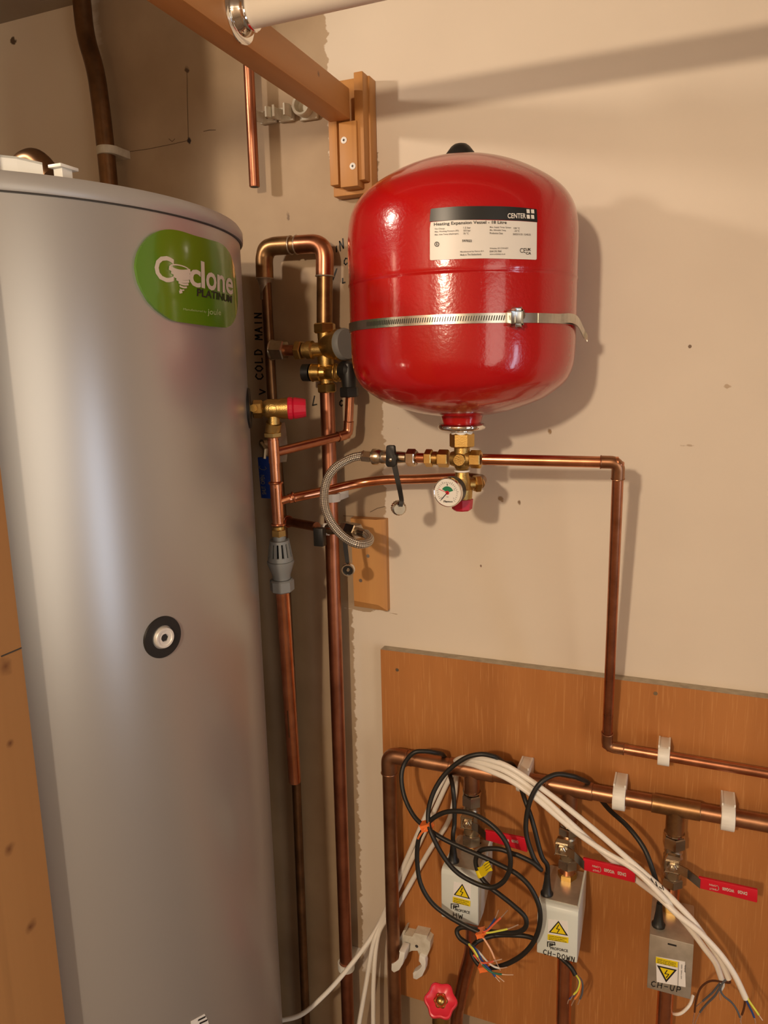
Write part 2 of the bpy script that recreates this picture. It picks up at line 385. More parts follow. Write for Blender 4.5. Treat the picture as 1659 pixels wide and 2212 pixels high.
def obj(name, mb, m, parent=None, kind=None, smooth=True, angle=38, recalc=True):
    bm = mb.bm if isinstance(mb, MB) else mb
    if recalc: bmesh.ops.recalc_face_normals(bm, faces=bm.faces[:])
    me = bpy.data.meshes.new(name)
    if parent is not None: o0 = ORI[parent.name]
    else:
        cs = [v.co for v in bm.verts]
        o0 = Vector(((min(c.x for c in cs)+max(c.x for c in cs))/2, (min(c.y for c in cs)+max(c.y for c in cs))/2, min(c.z for c in cs)))
    for v in bm.verts: v.co -= o0
    bm.to_mesh(me); bm.free()
    me.materials.append(MT[m] if isinstance(m, str) else m)
    if smooth:
        me.shade_smooth(); me.set_sharp_from_angle(angle=math.radians(angle))
    o = bpy.data.objects.new(name, me); COL.objects.link(o)
    if parent is not None: o.parent = parent
    else: o.location = o0
    ORI[o.name] = o0
    if kind: o['kind'] = kind
    return o
def tag(o, label, cat, group=None):
    o['label'] = label; o['category'] = cat
    if group: o['group'] = group
    return o
def thing(name, loc, label, cat, group=None):
    o = bpy.data.objects.new(name, None); COL.objects.link(o); o.location = loc; o.empty_display_size = .02
    ORI[o.name] = Vector(loc); return tag(o, label, cat, group)

# surfaces that pixels can be put on ------------------------------------
class PlaneS:
    def __init__(s, d): s.d = d
    def hit(s, px, py): p = P(px, py, s.d); return Vector((p.x, p.z))
    def to3(s, u, v, off=0): return Vector((u, -s.d-off, v))
class CylS:
    def __init__(s, cx, cy, R): s.cx, s.cy, s.R = cx, cy, R
    def hit(s, px, py):
        r = ray(px, py); ox, oy = CAM.x-s.cx, CAM.y-s.cy
        a = r.x**2+r.y**2; b = 2*(ox*r.x+oy*r.y); c = ox*ox+oy*oy-s.R**2
        dd = max(0, b*b-4*a*c); t = (-b-math.sqrt(dd))/(2*a); p = CAM+r*t
        return Vector((math.atan2(p.x-s.cx, -(p.y-s.cy))*s.R, p.z))
    def to3(s, u, v, off=0):
        a = u/s.R; rr = s.R+off
        return Vector((s.cx+math.sin(a)*rr, s.cy-math.cos(a)*rr, v))
def patch(surf, poly, off=.0004, n=40, mb=None, base=0):
    "convex polygon (u,v) laid on a surface as a thin solid skin"
    mb = mb or MB(); bm = mb.bm
    us = [p[0] for p in poly]; u0, u1 = min(us), max(us); cols = []
    eps = (u1-u0)*1e-4
    for i in range(n+1):
        t = i/n; u = u0+eps+(u1-u0-2*eps)*(.5-.5*math.cos(PI*t)); vs_ = []
        for a, b in zip(poly, list(poly[1:])+[poly[0]]):
            if (a[0]-u)*(b[0]-u) <= 0 and abs(a[0]-b[0]) > 1e-12: vs_.append(a[1]+(b[1]-a[1])*(u-a[0])/(b[0]-a[0]))
        if vs_: cols.append((u, min(vs_), max(vs_)))
    tv = [(bm.verts.new(surf.to3(u, a, off)), bm.verts.new(surf.to3(u, b, off)), bm.verts.new(surf.to3(u, b, base)), bm.verts.new(surf.to3(u, a, base))) for u, a, b in cols]
    for p, q in zip(tv, tv[1:]):
        for k in range(4):
            bm.faces.new((p[k], q[k], q[(k+1)%4], p[(k+1)%4]))
    bm.faces.new(tv[0]); bm.faces.new(tv[-1][::-1])
    return mb
def pxpoly(surf, pts): return [surf.hit(*p) for p in pts]
_fc = {}
def font_mesh(txt, bold=0, shear=0):
    key = (txt, bold, shear)
    if key not in _fc:
        c = bpy.data.curves.new('t', 'FONT'); c.body = txt; c.resolution_u = 3; c.offset = bold; c.shear = shear; c.fill_mode = 'FRONT'
        o = bpy.data.objects.new('t', c); COL.objects.link(o)
        dg = bpy.context.evaluated_depsgraph_get(); me = bpy.data.meshes.new_from_object(o.evaluated_get(dg))
        V = [(v.co.x, v.co.y) for v in me.vertices]; Fs = [tuple(p.vertices) for p in me.polygons]
        bpy.data.objects.remove(o); bpy.data.curves.remove(c); bpy.data.meshes.remove(me)
        x0, x1 = min(v[0] for v in V), max(v[0] for v in V); y0, y1 = min(v[1] for v in V), max(v[1] for v in V)
        _fc[key] = ([((x-x0)/(x1-x0), (y-y0)/(y1-y0)) for x, y in V], Fs)
    return _fc[key]
def text(surf, txt, bl, br, tl, off=.0006, bold=0, shear=0, mb=None, uv=False):
    mb = mb or MB(); V, Fs = font_mesh(txt, bold, shear)
    a, b, c = (Vector(q) if uv else surf.hit(*q) for q in (bl, br, tl))
    vv = [mb.bm.verts.new(surf.to3(*(a+(b-a)*s_+(c-a)*t_), off)) for s_, t_ in V]
    for f in Fs:
        try: mb.bm.faces.new([vv[i] for i in f])
        except ValueError: pass
    return mb
STK = {'C': [[(.9,.85),(.5,1),(.1,.7),(.1,.3),(.5,0),(.9,.15)]], 'O': [[(.5,1),(.1,.7),(.1,.3),(.5,0),(.9,.3),(.9,.7),(.5,1)]],
 'L': [[(.15,1),(.15,0),(.85,.05)]], 'D': [[(.15,0),(.15,1),(.6,.95),(.9,.55),(.65,.1),(.1,0)]], 'M': [[(.05,0),(.15,1),(.5,.4),(.85,1),(.95,0)]],
 'A': [[(.05,0),(.5,1),(.95,0)],[(.2,.4),(.8,.4)]], 'I': [[(.5,0),(.5,1)]], 'N': [[(.1,0),(.15,1),(.85,0),(.9,1)]], 'H': [[(.1,0),(.12,1)],[(.12,.5),(.88,.55)],[(.88,0),(.9,1)]],
 'W': [[(.02,1),(.25,0),(.5,.7),(.75,0),(.98,1)]], 'U': [[(.1,1),(.12,.3),(.4,0),(.75,.1),(.88,1)]], 'P': [[(.15,0),(.15,1),(.75,.95),(.85,.65),(.65,.45),(.15,.42)]],
 '-': [[(.15,.5),(.85,.52)]], ' ': [], 'V': [[(.1,1),(.5,0),(.9,1)]], 'S': [[(.9,.9),(.4,1),(.15,.75),(.8,.3),(.6,0),(.1,.1)]], 'E': [[(.85,1),(.15,1),(.15,0),(.85,0)],[(.15,.5),(.7,.5)]],
 '<': [[(.9,1),(.1,.5),(.9,0)]], '>': [[(0,.5),(.95,.5)],[(.6,.9),(1,.5),(.6,.1)]], '5': [[(.85,1),(.2,1),(.15,.55),(.7,.6),(.85,.3),(.5,0),(.1,.1)]], '1': [[(.5,0),(.5,1)]], 'Z': [[(.1,1),(.9,1),(.1,0),(.9,0)]]}
def strokes(surf, txt, bl, br, tl, w=.0012, off=.0005, mb=None):
    mb = mb or MB(); a, b, c = (surf.hit(*q) for q in (bl, br, tl)); n = len(txt)
    for i, ch in enumerate(txt):
        for line in STK[ch]:
            q = [a+(b-a)*((i+.12+.76*x)/n)+(c-a)*y for x, y in line]
            ribbon(surf, q, w, off, mb)
    return mb
def ribbon(surf, q, w, off, mb):
    q = [Vector(p) for p in q]
    for p0, p1 in zip(q, q[1:]):
        t = p1-p0
        if t.length < 1e-7: continue
        t.normalize(); nrm = Vector((-t.y, t.x))*w*.5; e = t*w*.35
        vs_ = [mb.bm.verts.new(surf.to3(*p, off)) for p in (p0-nrm-e, p0+nrm-e, p1+nrm+e, p1-nrm+e)]
        mb.bm.faces.new(vs_)
    return mb
# ================================================================== SETTING
XL, XR, YN, ZC = -1.42, 1.6, -2.6, 2.08
def slab(name, lo, hi, m):
    return obj(name, MB().box(lo, hi), m, kind='structure', smooth=False)
wall = slab('wall_back', (XL-.1, 0, -.02), (XR+.1, .1, ZC+.1), 'wall')
slab('wall_left', (XL-.1, YN, 0), (XL, 0, ZC), 'paint'); slab('wall_right', (XR, YN, 0), (XR+.1, 0, ZC), 'paint')
slab('wall_front', (XL-.1, YN-.1, 0), (XR+.1, YN, ZC), 'paint')
slab('floor', (XL-.1, YN-.1, -.1), (XR+.1, 0, 0), 'floor'); slab('ceiling', (XL-.1, YN-.1, ZC), (XR+.1, 0, ZC+.1), 'ceiling')
WS = PlaneS(0)
# plywood side panel of the cupboard, left edge of the picture
e = PX(17, 1150, -.56)
pn = slab('trim_1', (-.578, -1.36, 0), (-.56, e.y, ZC), 'plyZ')
mb = MB(); p1_, p2_ = PX(2, 1418, -.56), PX(44, 1403, -.56)
mb.box((-.5605, p1_.y, p1_.z-.0006), (-.5596, e.y, p1_.z+.0006)); obj('panel_joint', mb, 'seam', pn)
# writing and cracks on the plaster
def mark(name, mb): o = obj(name, mb, 'ink', wall, smooth=False); o['kind'] = 'structure'; return o
mb = strokes(WS, 'COLD', (569, 822), (566, 752), (553, 822), .0022); strokes(WS, 'MAIN', (567, 736), (565, 674), (552, 736), .0022, mb=mb)
strokes(WS, 'V', (572, 855), (574, 838), (560, 855), .0022, mb=mb)
mark('handwriting', mb)
mb = strokes(WS, 'L', (672, 876), (688, 874), (676, 856), .002); strokes(WS, 'C', (733, 878), (742, 876), (733, 866), .002, mb=mb)
strokes(WS, '1', (722, 548), (732, 540), (722, 536), .002, mb=mb); strokes(WS, 'N', (733, 544), (745, 534), (731, 524), .002, mb=mb)
strokes(WS, 'C', (742, 574), (752, 570), (742, 560), .0018, mb=mb); strokes(WS, 'L', (738, 612), (748, 610), (738, 602), .002, mb=mb)
strokes(WS, 'V', (712, 606), (726, 602), (716, 584), .002, mb=mb)
mark('pencilled_notes', mb)
mb = MB()
for q in ([(262,330),(320,322),(370,312),(405,304)], [(404,150),(405,220),(407,298)], [(440,284),(452,281),(466,281)], [(742,1114),(780,1116),(832,1120)],
          [(800,1106),(815,1098),(832,1094)], [(365,300),(372,306),(378,300)]):
    ribbon(WS, [WS.hit(*p) for p in q], .0009, .0003, mb)
o = obj('plaster_crack', mb, mat('crack_shade', (.12,.075,.045,1), 0, .9), wall, smooth=False); o['kind'] = 'structure'

# ================================================================== HOT WATER CYLINDER
CC = Vector((-.784, -.34, 0)); CR = .29
dist = (Vector((CC.x, CC.y+D))).length - CR
def zfront(py, extra=0):
    r = ray(0, py); return CZ + r.z*(dist-extra)/math.hypot(r.x, r.y)
ztop, zseam = zfront(362, .004), zfront(409, .004)
cylr = thing('hot_water_cylinder', (CC.x, CC.y, 0), 'tall grey metal hot water cylinder with a green badge, standing left of the red vessel', 'water cylinder')
mb = MB().lathe((CC.x, CC.y, .02), (0,0,1), [(0, CR-.01), (.01, CR), (zseam-.02, CR)], 128); obj('casing', mb, 'cyl', cylr)
mb = MB().lathe((CC.x, CC.y, zseam-.0012), (0,0,1), [(0, CR+.001), (.0012, CR+.001)], 128); obj('casing_seam', mb, 'seam', cylr)
mb = MB().lathe((CC.x, CC.y, zseam), (0,0,1), [(0, CR+.003), (.002, CR+.004), (ztop-zseam-.006, CR+.004), (ztop-zseam-.001, CR+.001), (ztop-zseam, CR-.004), (ztop-zseam, 0)], 128)
obj('lid', mb, 'cylrim', cylr)
mb = MB().lathe((CC.x, CC.y, 0), (0,0,1), [(0, CR-.03), (.02, CR-.03)], 48); obj('foot_ring', mb, 'seam', cylr)
CS = CylS(CC.x, CC.y, CR)
bz = lambda x, y: (270+x/6.144, 480+y/6.144)
out = [bz(*q) for q in [(118,600),(128,500),(152,410),(190,330),(235,265),(285,205),(340,160),(395,130),(450,112),(510,102),(560,100),(640,108),(720,125),(900,185),(1100,240),(1200,268),(1260,300),(1310,350),(1350,410),(1380,480),(1412,580),(1430,700),(1455,900),(1460,1000),(1458,1100),(1448,1200),(1430,1270),(1405,1325),(1370,1370),(1310,1402),(1100,1385),(850,1350),(650,1322),(590,1300),(540,1270),(400,1170),(290,1050),(200,900),(160,810),(135,710)]]
badge = obj('badge', patch(CS, pxpoly(CS, out), .0035, 60), 'green', cylr, angle=60)
def bt(txt, bl, br, tl, m, name, bold=0):
    return obj(name, text(CS, txt, bz(*bl), bz(*br), bz(*tl), .0040, bold), m, badge, smooth=False)
bt('C', (355,775), (610,815), (360,425), 'badgewhite', 'badge_lettering', .015)
mb = text(CS, 'c', bz(812,845), bz(965,880), bz(815,610), .004, .02)
text(CS, 'l', bz(975,870), bz(1022,885), bz(965,515), .004, .01, mb=mb); text(CS, 'o', bz(1035,890), bz(1172,925), bz(1035,650), .004, .02, mb=mb)
text(CS, 'n', bz(1183,915), bz(1282,940), bz(1180,690), .004, .02, mb=mb); text(CS, 'e', bz(1295,945), bz(1390,972), bz(1295,725), .004, .02, mb=mb)
obj('badge_lettering', mb, 'badgewhite', badge, smooth=False)
bt('PLATINUM', (915,985), (1375,1075), (920,880), 'ink', 'badge_lettering', .02)
bt('Manufactured by', (735,1178), (1040,1212), (738,1142), 'palegreen', 'badge_small_print'); bt('joule', (1055,1250), (1232,1260), (1055,1150), 'palegreen', 'badge_small_print', .01)
# whirlwind drawn between the C and the l
mb = MB()
rows = [(560,815,615,655,34),(585,808,668,705,26),(615,806,715,748,24),(650,803,762,790,20),(678,795,805,828,17),(690,775,850,868,14),(690,742,895,905,10)]
for (x0, x1, y0, y1, w) in rows:
    q = []
    for k in range(13):
        t = k/12; q.append(CS.hit(*bz(x0+(x1-x0)*t, y0+(y1-y0)*t + 26*math.sin(PI*t)*(x1-x0)/250)))
    ribbon(CS, q, w*1.15*.00011, .0042, mb)
q = [CS.hit(*bz(685+125*math.cos(a), 618+ 42*math.sin(a)+ 26*math.cos(a))) for a in [2*PI*k/24 for k in range(25)]]
ribbon(CS, q, .0012, .0042, mb)
ribbon(CS, [CS.hit(*bz(*p)) for p in ((690,930),(710,925))], .003, .0042, mb)
obj('whirlwind_emblem', mb, 'badgewhite', badge, smooth=False)
def radial(px, py):
    u, v = CS.hit(px, py); a = u/CR; n = Vector((math.sin(a), -math.cos(a), 0)); return CS.to3(u, v, 0), n
p, n = radial(351, 1376); k = mpp(351, 1376, -p.y)
plug = obj('blanking_plug', MB().lathe(p-n*.012, n, [(0, 46*k), (.0128, 46*k), (.0136, 45*k), (.0136, 26*k), (.010, 26*k)], 48), 'black', cylr)
obj('hex_socket_plug', MB().lathe(p-n*.011, n, [(0, 23*k), (.0155, 23*k), (.0165, 21.5*k), (.0165, 17*k), (.0155, 16.5*k), (.0155, 9*k), (.014, 8.5*k), (.014, 0)], 48), 'satin', plug)
obj('socket_recess', MB().lathe(p+n*.0031, n, [(0, 8.5*k), (.0006, 8.5*k)], 6), 'ink', plug)
p, n = radial(537, 882); k = mpp(537, 882, -p.y)
PORT, PN = p, n
obj('port_grommet', MB().lathe(p-n*.01, n, [(0, .026), (.0115, .026), (.0125, .025), (.0125, .010)], 40), 'black', cylr)
# data sticker, mostly below the picture
q = [(412,2206),(445,2188),(462,2262),(420,2280)]
stk = obj('data_sticker', patch(CS, pxpoly(CS, q), .0005, 10), 'stickerwhite', cylr)
mb = MB()
for i, (a, b) in enumerate((((428,2203),(442,2196)), ((431,2210),(446,2203)))): ribbon(CS, [CS.hit(*a), CS.hit(*b)], .0022, .0009, mb)
obj('sticker_print', mb, 'ink', stk, smooth=False)

# things lying on the lid
def onlid(px, py): return PZ(px, py, ztop)
LS = CylS(CC.x, CC.y, CR-.015)
def lidp(px, py): u_, v_ = LS.hit(px, py); return LS.to3(u_, v_)
A_, B1, C1 = lidp(36, 338), lidp(-60, 338), lidp(91, 351)
zA, zC = A_.z, C1.z; a = A_
t = thing('cable_trunking_offcut', (a.x, a.y, ztop), 'white plastic trunking piece lying on the cylinder lid at the left edge', 'trunking')
def panel(p, q, z1, z2, inn):
    p0, q0 = Vector((p.x, p.y, ztop)), Vector((q.x, q.y, ztop)); n_ = Vector(inn)*.002
    return [p0, q0, Vector((q.x, q.y, z2)), Vector((p.x, p.y, z1))], n_
B1 = A_ + (B1-A_).normalized()*.07; inn = Vector((CC.x-A_.x, CC.y-A_.y, 0)).normalized()
mb = MB()
for p, q, za, zb_ in ((B1, A_, zA, zA), (A_, C1, zA, zC)):
    f_, n_ = panel(p, q, za, zb_, inn); mb.prism(f_, n_)
mb.prism([Vector((v.x, v.y, z_)) for v, z_ in ((B1, zA-.002), (A_, zA-.002), (C1, zC-.002), (C1+inn*.05, zC-.002), (B1+inn*.05, zA-.002))], (0,0,.002))
obj('channel', mb, 'trunk', t, smooth=False)
a = lidp(132, 366)
t = thing('white_cable_clip', (a.x, a.y, ztop), 'small white plastic clip on the cylinder lid, right of the trunking', 'clip')
k = mpp(132, 366, -a.y); zt2 = lidp(132, 358).z
obj('clip_top', MB().box((a.x-18*k, a.y-.008, zt2-.003), (a.x+18*k, a.y+.014, zt2), .0006), 'trunk', t)
obj('clip_web', MB().box((a.x-12*k, a.y-.004, ztop), (a.x+12*k, a.y+.008, zt2-.003)), 'trunk', t)
q = [P(38, 380, .42), P(50, 355, .42), P(72, 345, .42), P(92, 358, .42), P(112, 384, .42)]
q = [Vector((p.x, p.y, max(p.z, ztop-.004))) for p in catmull(q, 6)]
tag(obj('bent_copper_pipe', MB().tube([p - Vector((0,0,.0)) for p in q], .011, 20), 'copper_dark'), 'brown bent pipe hump showing above the cylinder lid behind the trunking', 'pipe')

# ================================================================== UPPER LEFT PIPES
def clip_on(axis, c, r, wdt, back, name='pipe_clip', m='clip', label='', group=None, ledge=True, wall_t=.003, d0=0.0):
    """closed pipe clip: body from the backing to round the pipe; axis 'X' or 'Z' is the pipe direction; c pipe centre; back = distance c to backing"""
    c = Vector(c); R = r+wall_t; prof = []
    prof.append((back, -R*1.0)); prof.append((0, -R))
    for k in range(1, 12):
        a = -PI/2 + PI*k/12; prof.append((-R*math.cos(a), R*math.sin(a)))
    prof += [(0, R), (back, R*1.0)]
    mb = MB()
    if axis == 'X':
        poly = [(c.x-wdt/2, c.y+u, c.z+v) for u, v in prof]; ext = (wdt, 0, 0)
    else:
        poly = [(c.x+v, c.y+u, c.z-wdt/2) for u, v in prof]; ext = (0, 0, wdt)
    mb.prism(poly, ext, .0008)
    if ledge and axis == 'X':
        mb.box((c.x-wdt/2, c.y-R*.3, c.z+R), (c.x-wdt/2+.002, c.y+back*.8, c.z+R+.0035)); mb.box((c.x+wdt/2-.002, c.y-R*.3, c.z+R), (c.x+wdt/2, c.y+back*.8, c.z+R+.0035))
    return tag(obj(name, mb, m), label, 'pipe clip', group)
q = [P(176, -10, .032), P(184, 78, .032), P(207, 150, .032), P(222, 260, .032), P(236, 400, .032)]
zt = q[0].z
q[1].z; q.append(Vector((q[-1].x+.002, q[-1].y, .05)))
q[0] = Vector((q[1].x-.001, q[1].y, ZC))
tag(obj('copper_riser', MB().tube(fillet(q, .06, 10), .0136, 28), 'copper_dark'), 'thick dark copper pipe rising behind the cylinder to the ceiling, upper left', 'pipe')
c = P(233, 327, .032); clip_on('Z', c, .0138, .012, .032, m='clipdirty', label='off-white plastic clip around the thick pipe rising behind the cylinder', ledge=False)
a, b = P(541, 110, .03), P(550, 404, .03); top = a + (a-b).normalized()*0; top = Vector((a.x-.004, a.y, ZC))
t = thing('capped_off_copper_pipe', b, 'thin copper pipe hanging from the ceiling with an open end, beneath the timber beam', 'pipe')
obj('pipe_tube', MB().lathe(b, top-b, [(0, .0062), (0, .0072), (.001, .0076), ((top-b).length, .0076)], 24), 'copper_shaded', t)
obj('pipe_bore', MB().lathe(b-(top-b).normalized()*.0002, top-b, [(0, .006), (.0004, .006)], 20), 'ink', t)
# empty saddle clips on the plaster
def open_clip(px, py, w, h, lab, rot=0):
    c = P(px, py, 0); k = mpp(px, py, 0); w *= k; h *= k
    t = thing('empty_pipe_clip', (c.x, 0, c.z-h/2), lab, 'pipe clip', 'empty pipe clips under the timber beam')
    obj('clip_base', MB().box((c.x-w*.42, -.007, c.z-h*.38), (c.x+w*.42, 0, c.z+h*.38), .002), 'clipdirty', t)
    mb = MB()
    if rot: mb.lathe((c.x-w*.12, -.004, c.z+h*.1), (0,-1,0), [(0, h*.40), (.016, h*.42), (.018, h*.38), (.017, h*.30), (.006, h*.27), (.006, 0)], 28)
    for s_ in (() if rot else (-1, 1)):
        q = [Vector((c.x+s_*w*.30, -.006, c.z)), Vector((c.x+s_*w*.46, -.014, c.z)), Vector((c.x+s_*w*.46, -.022, c.z)), Vector((c.x+s_*w*.34, -.028, c.z))]
        for i in range(3):
            p0, p1 = q[i], q[i+1]; mb.prism([p0+Vector((0,0,-h*.3)), p1+Vector((0,0,-h*.3)), p1+Vector((s_*-.003,.001,-h*.3)), p0+Vector((s_*-.003,.001,-h*.3))], (0,0,h*.6))
    obj('clip_arms', mb, 'clipdirty', t)
    obj('clip_screw', MB().lathe((c.x, -.0065, c.z), (0,-1,0), [(0, .003), (.001, .003), (.0015, .002)], 12), 'nickel_dull', t)
open_clip(583, 255, 46, 34, 'dusty white empty pipe clip nearest the thin hanging copper pipe'); open_clip(622, 249, 44, 38, 'dusty white empty pipe clip in the middle of the row under the beam')
open_clip(670, 240, 52, 52, 'larger dusty white empty pipe clip nearest the beam bracket', 1)

# ================================================================== TIMBER BEAM, BRACKET, RAIL
br = thing('wall_bracket', P(755, 390, 0), 'pine wall bracket holding the beam end, fixed with two white-headed screws', 'bracket')
def pz_(px, py, d): return P(px, py, d).z
zl, zh = pz_(760, 399, .045), pz_(780, 160, .03)
zs = pz_(715, 235, .03)
xa, xb = P(712, 330, .030).x, P(797, 330, .03).x
obj('back_board', MB().box((xa, -.022, pz_(760, 428, .004)), (xb, 0, zh), .0015), 'pineZ', br)
obj('left_rib', MB().box((P(711, 330, .038).x, -.038, zl+.004), (P(729, 330, .038).x, -.02, zs), .001), 'pineZ', br)
obj('middle_rib', MB().box((P(733, 330, .045).x, -.045, zl-.002), (P(771, 330, .045).x, -.02, pz_(750, 262, .045)), .001), 'pineZ', br)
obj('right_rib', MB().box((P(768, 330, .040).x, -.040, zl+.006), (P(787, 330, .040).x, -.02, zh), .001), 'pineZ', br)
for px, py in ((743, 303), (762, 359)):
    c = P(px, py, .045)
    s_ = obj('screw', MB().lathe(c, (0,-1,0), [(-.004, .002), (-.0002, .0042), (.0006, .0044), (.0008, .0040), (.0008, 0)], 24), 'stickerwhite', br)
    obj('screw_recess', MB().box((c.x-.0016, c.y-.0013, c.z-.0005), (c.x+.0016, c.y-.0007, c.z+.0005)).box((c.x-.0005, c.y-.0013, c.z-.0016), (c.x+.0005, c.y-.0007, c.z+.0016)), 'ink', s_)
pb = P(757, 258, .046); pt_ = P(760, 190, .046); BX = pb.x; bx0 = P(712, 240, .046).x
beam = tag(obj('timber_beam', MB().box((bx0, -1.0, pb.z), (BX, -.046, pt_.z), .0015), 'pineY'), 'planed pine beam running overhead from the wall bracket towards the viewer', 'beam')
fc = PX(517, 30, BX)
railz = fc.z
sock = thing('rail_socket', fc, 'round chrome rail socket screwed to the side of the timber beam', 'rail socket')
R_ = .0275
obj('flange', MB().lathe(fc, (1,0,0), [(0, R_), (.0012, R_), (.0022, R_-.002), (.003, R_-.006), (.0034, .0215)], 48), 'chrome', sock)
obj('collar', MB().lathe(fc+Vector((.003,0,0)), (1,0,0), [(0, .0215), (.004, .0205), (.007, .0182), (.011, .0180), (.0125, .0188), (.0135, .0178), (.0135, .0160)], 48), 'chrome', sock)
tag(obj('wardrobe_rail', MB().cyl(fc+Vector((.004,0,0)), (XR, fc.y, fc.z), .0155, 40), 'rail'), 'white tubular rail running from the chrome socket across the top right', 'rail')

# ================================================================== RED EXPANSION VESSEL
VD = .145; vc = P(997, 620, VD); VX = vc.x; VY = -VD
zz = lambda py, px=1000: P(px, py, VD).z
k = mpp(1000, 620, VD); VR = 248.5*k*.98
ves = thing('expansion_vessel', (VX, VY, zz(915)), 'glossy red heating expansion vessel with a white and black label, strapped to the wall', 'expansion vessel')
zb, z1, z2, zt = zz(897), zz(770), zz(470), zz(322)
out_ = [(344,0),(345,30),(352,82),(372,136),(398,182),(421,212),(443,230),(467,241),(497,246.5),(535,248.5),(620,248),(700,248),(760,247),(795,243),(826,229),(850,200),(866,172),(884,120),(893,80),(898,44)]
pr = sorted([(zz(y)-zz(898), h*.98*k) for y, h in out_])
pv = catmull([Vector((z, r, 0)) for z, r in pr], 6); pr = [(v.x, max(v.y, 0)) for v in pv]; zb = zz(898); pr[-1] = (pr[-1][0], 0)
seam = zz(613)
pr2 = []
for (z, r), (zn, rn) in zip(pr, pr[1:]+[(None, None)]):
    pr2.append((z, r))
    if zn is not None and z < seam-zb <= zn: pr2 += [(seam-zb-.0022, r), (seam-zb-.0012, r+.0009), (seam-zb, r+.0009), (seam-zb+.0004, r-.0004), (seam-zb+.002, r)]
pr2[-1] = (pr2[-1][0], 0)
shell = obj('shell', MB().lathe((VX, VY, zb), (0,0,1), pr2, 160), 'red', ves, angle=50)
obj('neck', MB().lathe((VX, VY, zz(921)), (0,0,1), [(0, 42*k), (.004, 42*k), (zb-zz(921), 47*k), (zb-zz(921)+.01, 50*k)], 64), 'red', ves)
obj('valve_cap', MB().lathe((VX-.001, VY, zz(350)), (0,0,1), [(0, 33*k), (zz(331)-zz(350), 30*k), (zz(317)-zz(350), 20*k), (zz(312)-zz(350), 14*k), (zz(310)-zz(350), 8*k), (zz(310)-zz(350), 0)], 40), 'black', ves)
fl = zz(921)
obj('chrome_flange', MB().torus((VX, VY, fl), (0,0,1), 46*k, .0042, 64, 12).cyl((VX, VY, fl-.004), (VX, VY, fl+.001), 46*k, 48), 'chrome', ves)
obj('threaded_tail', MB().cyl((VX, VY, zz(934)), (VX, VY, fl-.002), 22*k, 32), 'chrome', ves)
obj('thread_tape', MB().cyl((VX, VY, zz(943)), (VX, VY, zz(932)), 24*k, 32), 'ptfe', ves)
VS = CylS(VX, VY, VR)
lz = lambda x, y: (900+x/5.925, 430+y/5.925)
lab = obj('product_label', patch(VS, pxpoly(VS, [lz(*q) for q in [(172,300),(172,775),(180,785),(640,765),(850,760),(1200,768),(1520,778),(1530,768),(1535,300),(1000,275),(500,270)]]), .0007, 30), 'label', ves, angle=60)
obj('label_band', patch(VS, pxpoly(VS, [lz(*q) for q in [(170,290),(178,135),(190,125),(500,98),(850,92),(1200,100),(1530,132),(1538,295),(1200,272),(850,262),(500,270)]]), .0009, 30), 'labelblack', lab, angle=60)
def lt(txt, x0, y0, x1, y1, h, m, name, bold=0):
    return obj(name, text(VS, txt, lz(x0, y0), lz(x1, y1), lz(x0, y0-h), .0013, bold), m, lab, smooth=False)
lt('CENTER', 1158, 250, 1388, 252, 66, 'label', 'label_lettering', .02)
mb = MB()
for (x, y) in ((1395,130),(1452,132),(1397,200),(1452,202)): patch(VS, pxpoly(VS, [lz(x+3,y+3), lz(x+45,y+5), lz(x+45,y+55), lz(x+3,y+53)]), .0013, 4, mb, .0008)
obj('window_emblem', mb, 'label', lab, smooth=False)
lt('Heating Expansion Vessel - 18 Litre', 225, 358, 1145, 334, 52, 'ink', 'label_heading', .012)
mb = MB()
for s_, x0, y0, x1, y1 in (('Gas Charge', 235,398,360,394), ('1.5 bar', 600,382,690,380), ('Max. Working Pressure (PS)', 235,436,538,420), ('8.0 bar', 600,418,690,416), ('Max. Inlet Temp (diaphragm)', 235,474,535,458), ('70 °C', 597,456,665,454),
        ('Max. Supply Temp. System', 932,376,1200,382), ('120 °C', 1235,386,1312,388), ('Min. Allowable Temp.', 932,414,1140,418), ('-10 °C', 1240,422,1308,424), ('Production Date', 932,450,1098,454), ('2022/11/21 12:45:53', 1225,464,1450,470),
        ('Manufactured by Flamco B.V.', 558,692,860,682), ('Made in The Netherlands', 558,728,825,720), ('Wolseley UK CV34 6DY', 930,648,1168,646), ('0344 292 7060', 930,684,1080,682), ('www.wolseley.co.uk', 930,722,1130,720)):
    text(VS, s_, lz(x0, y0), lz(x1, y1), lz(x0, y0-24), .0013, .01, mb=mb)
obj('label_small_print', mb, 'inkgrey', lab, smooth=False)
lt('597022', 583, 552, 705, 552, 30, 'ink', 'label_part_number', .02)
obj('conformity_mark', text(VS, 'CE', lz(1315,690), lz(1385,690), lz(1315,630), .0013), 'ink', lab, smooth=False)
mb = text(VS, 'UK', lz(1390,665), lz(1455,665), lz(1390,630), .0013, .02); text(VS, 'CA', lz(1390,712), lz(1455,712), lz(1390,680), .0013, .02, mb=mb); obj('conformity_mark', mb, 'ink', lab, smooth=False)
mb = MB(); q = [VS.hit(*lz(262+26*math.cos(a), 580+28*math.sin(a))) for a in [2*PI*i/16 for i in range(17)]]; ribbon(VS, q, .0007, .0013, mb); text(VS, 'i', lz(255,595), lz(268,595), lz(255,562), .0013, .03, mb=mb)
obj('manual_symbol', mb, 'ink', lab, smooth=False)
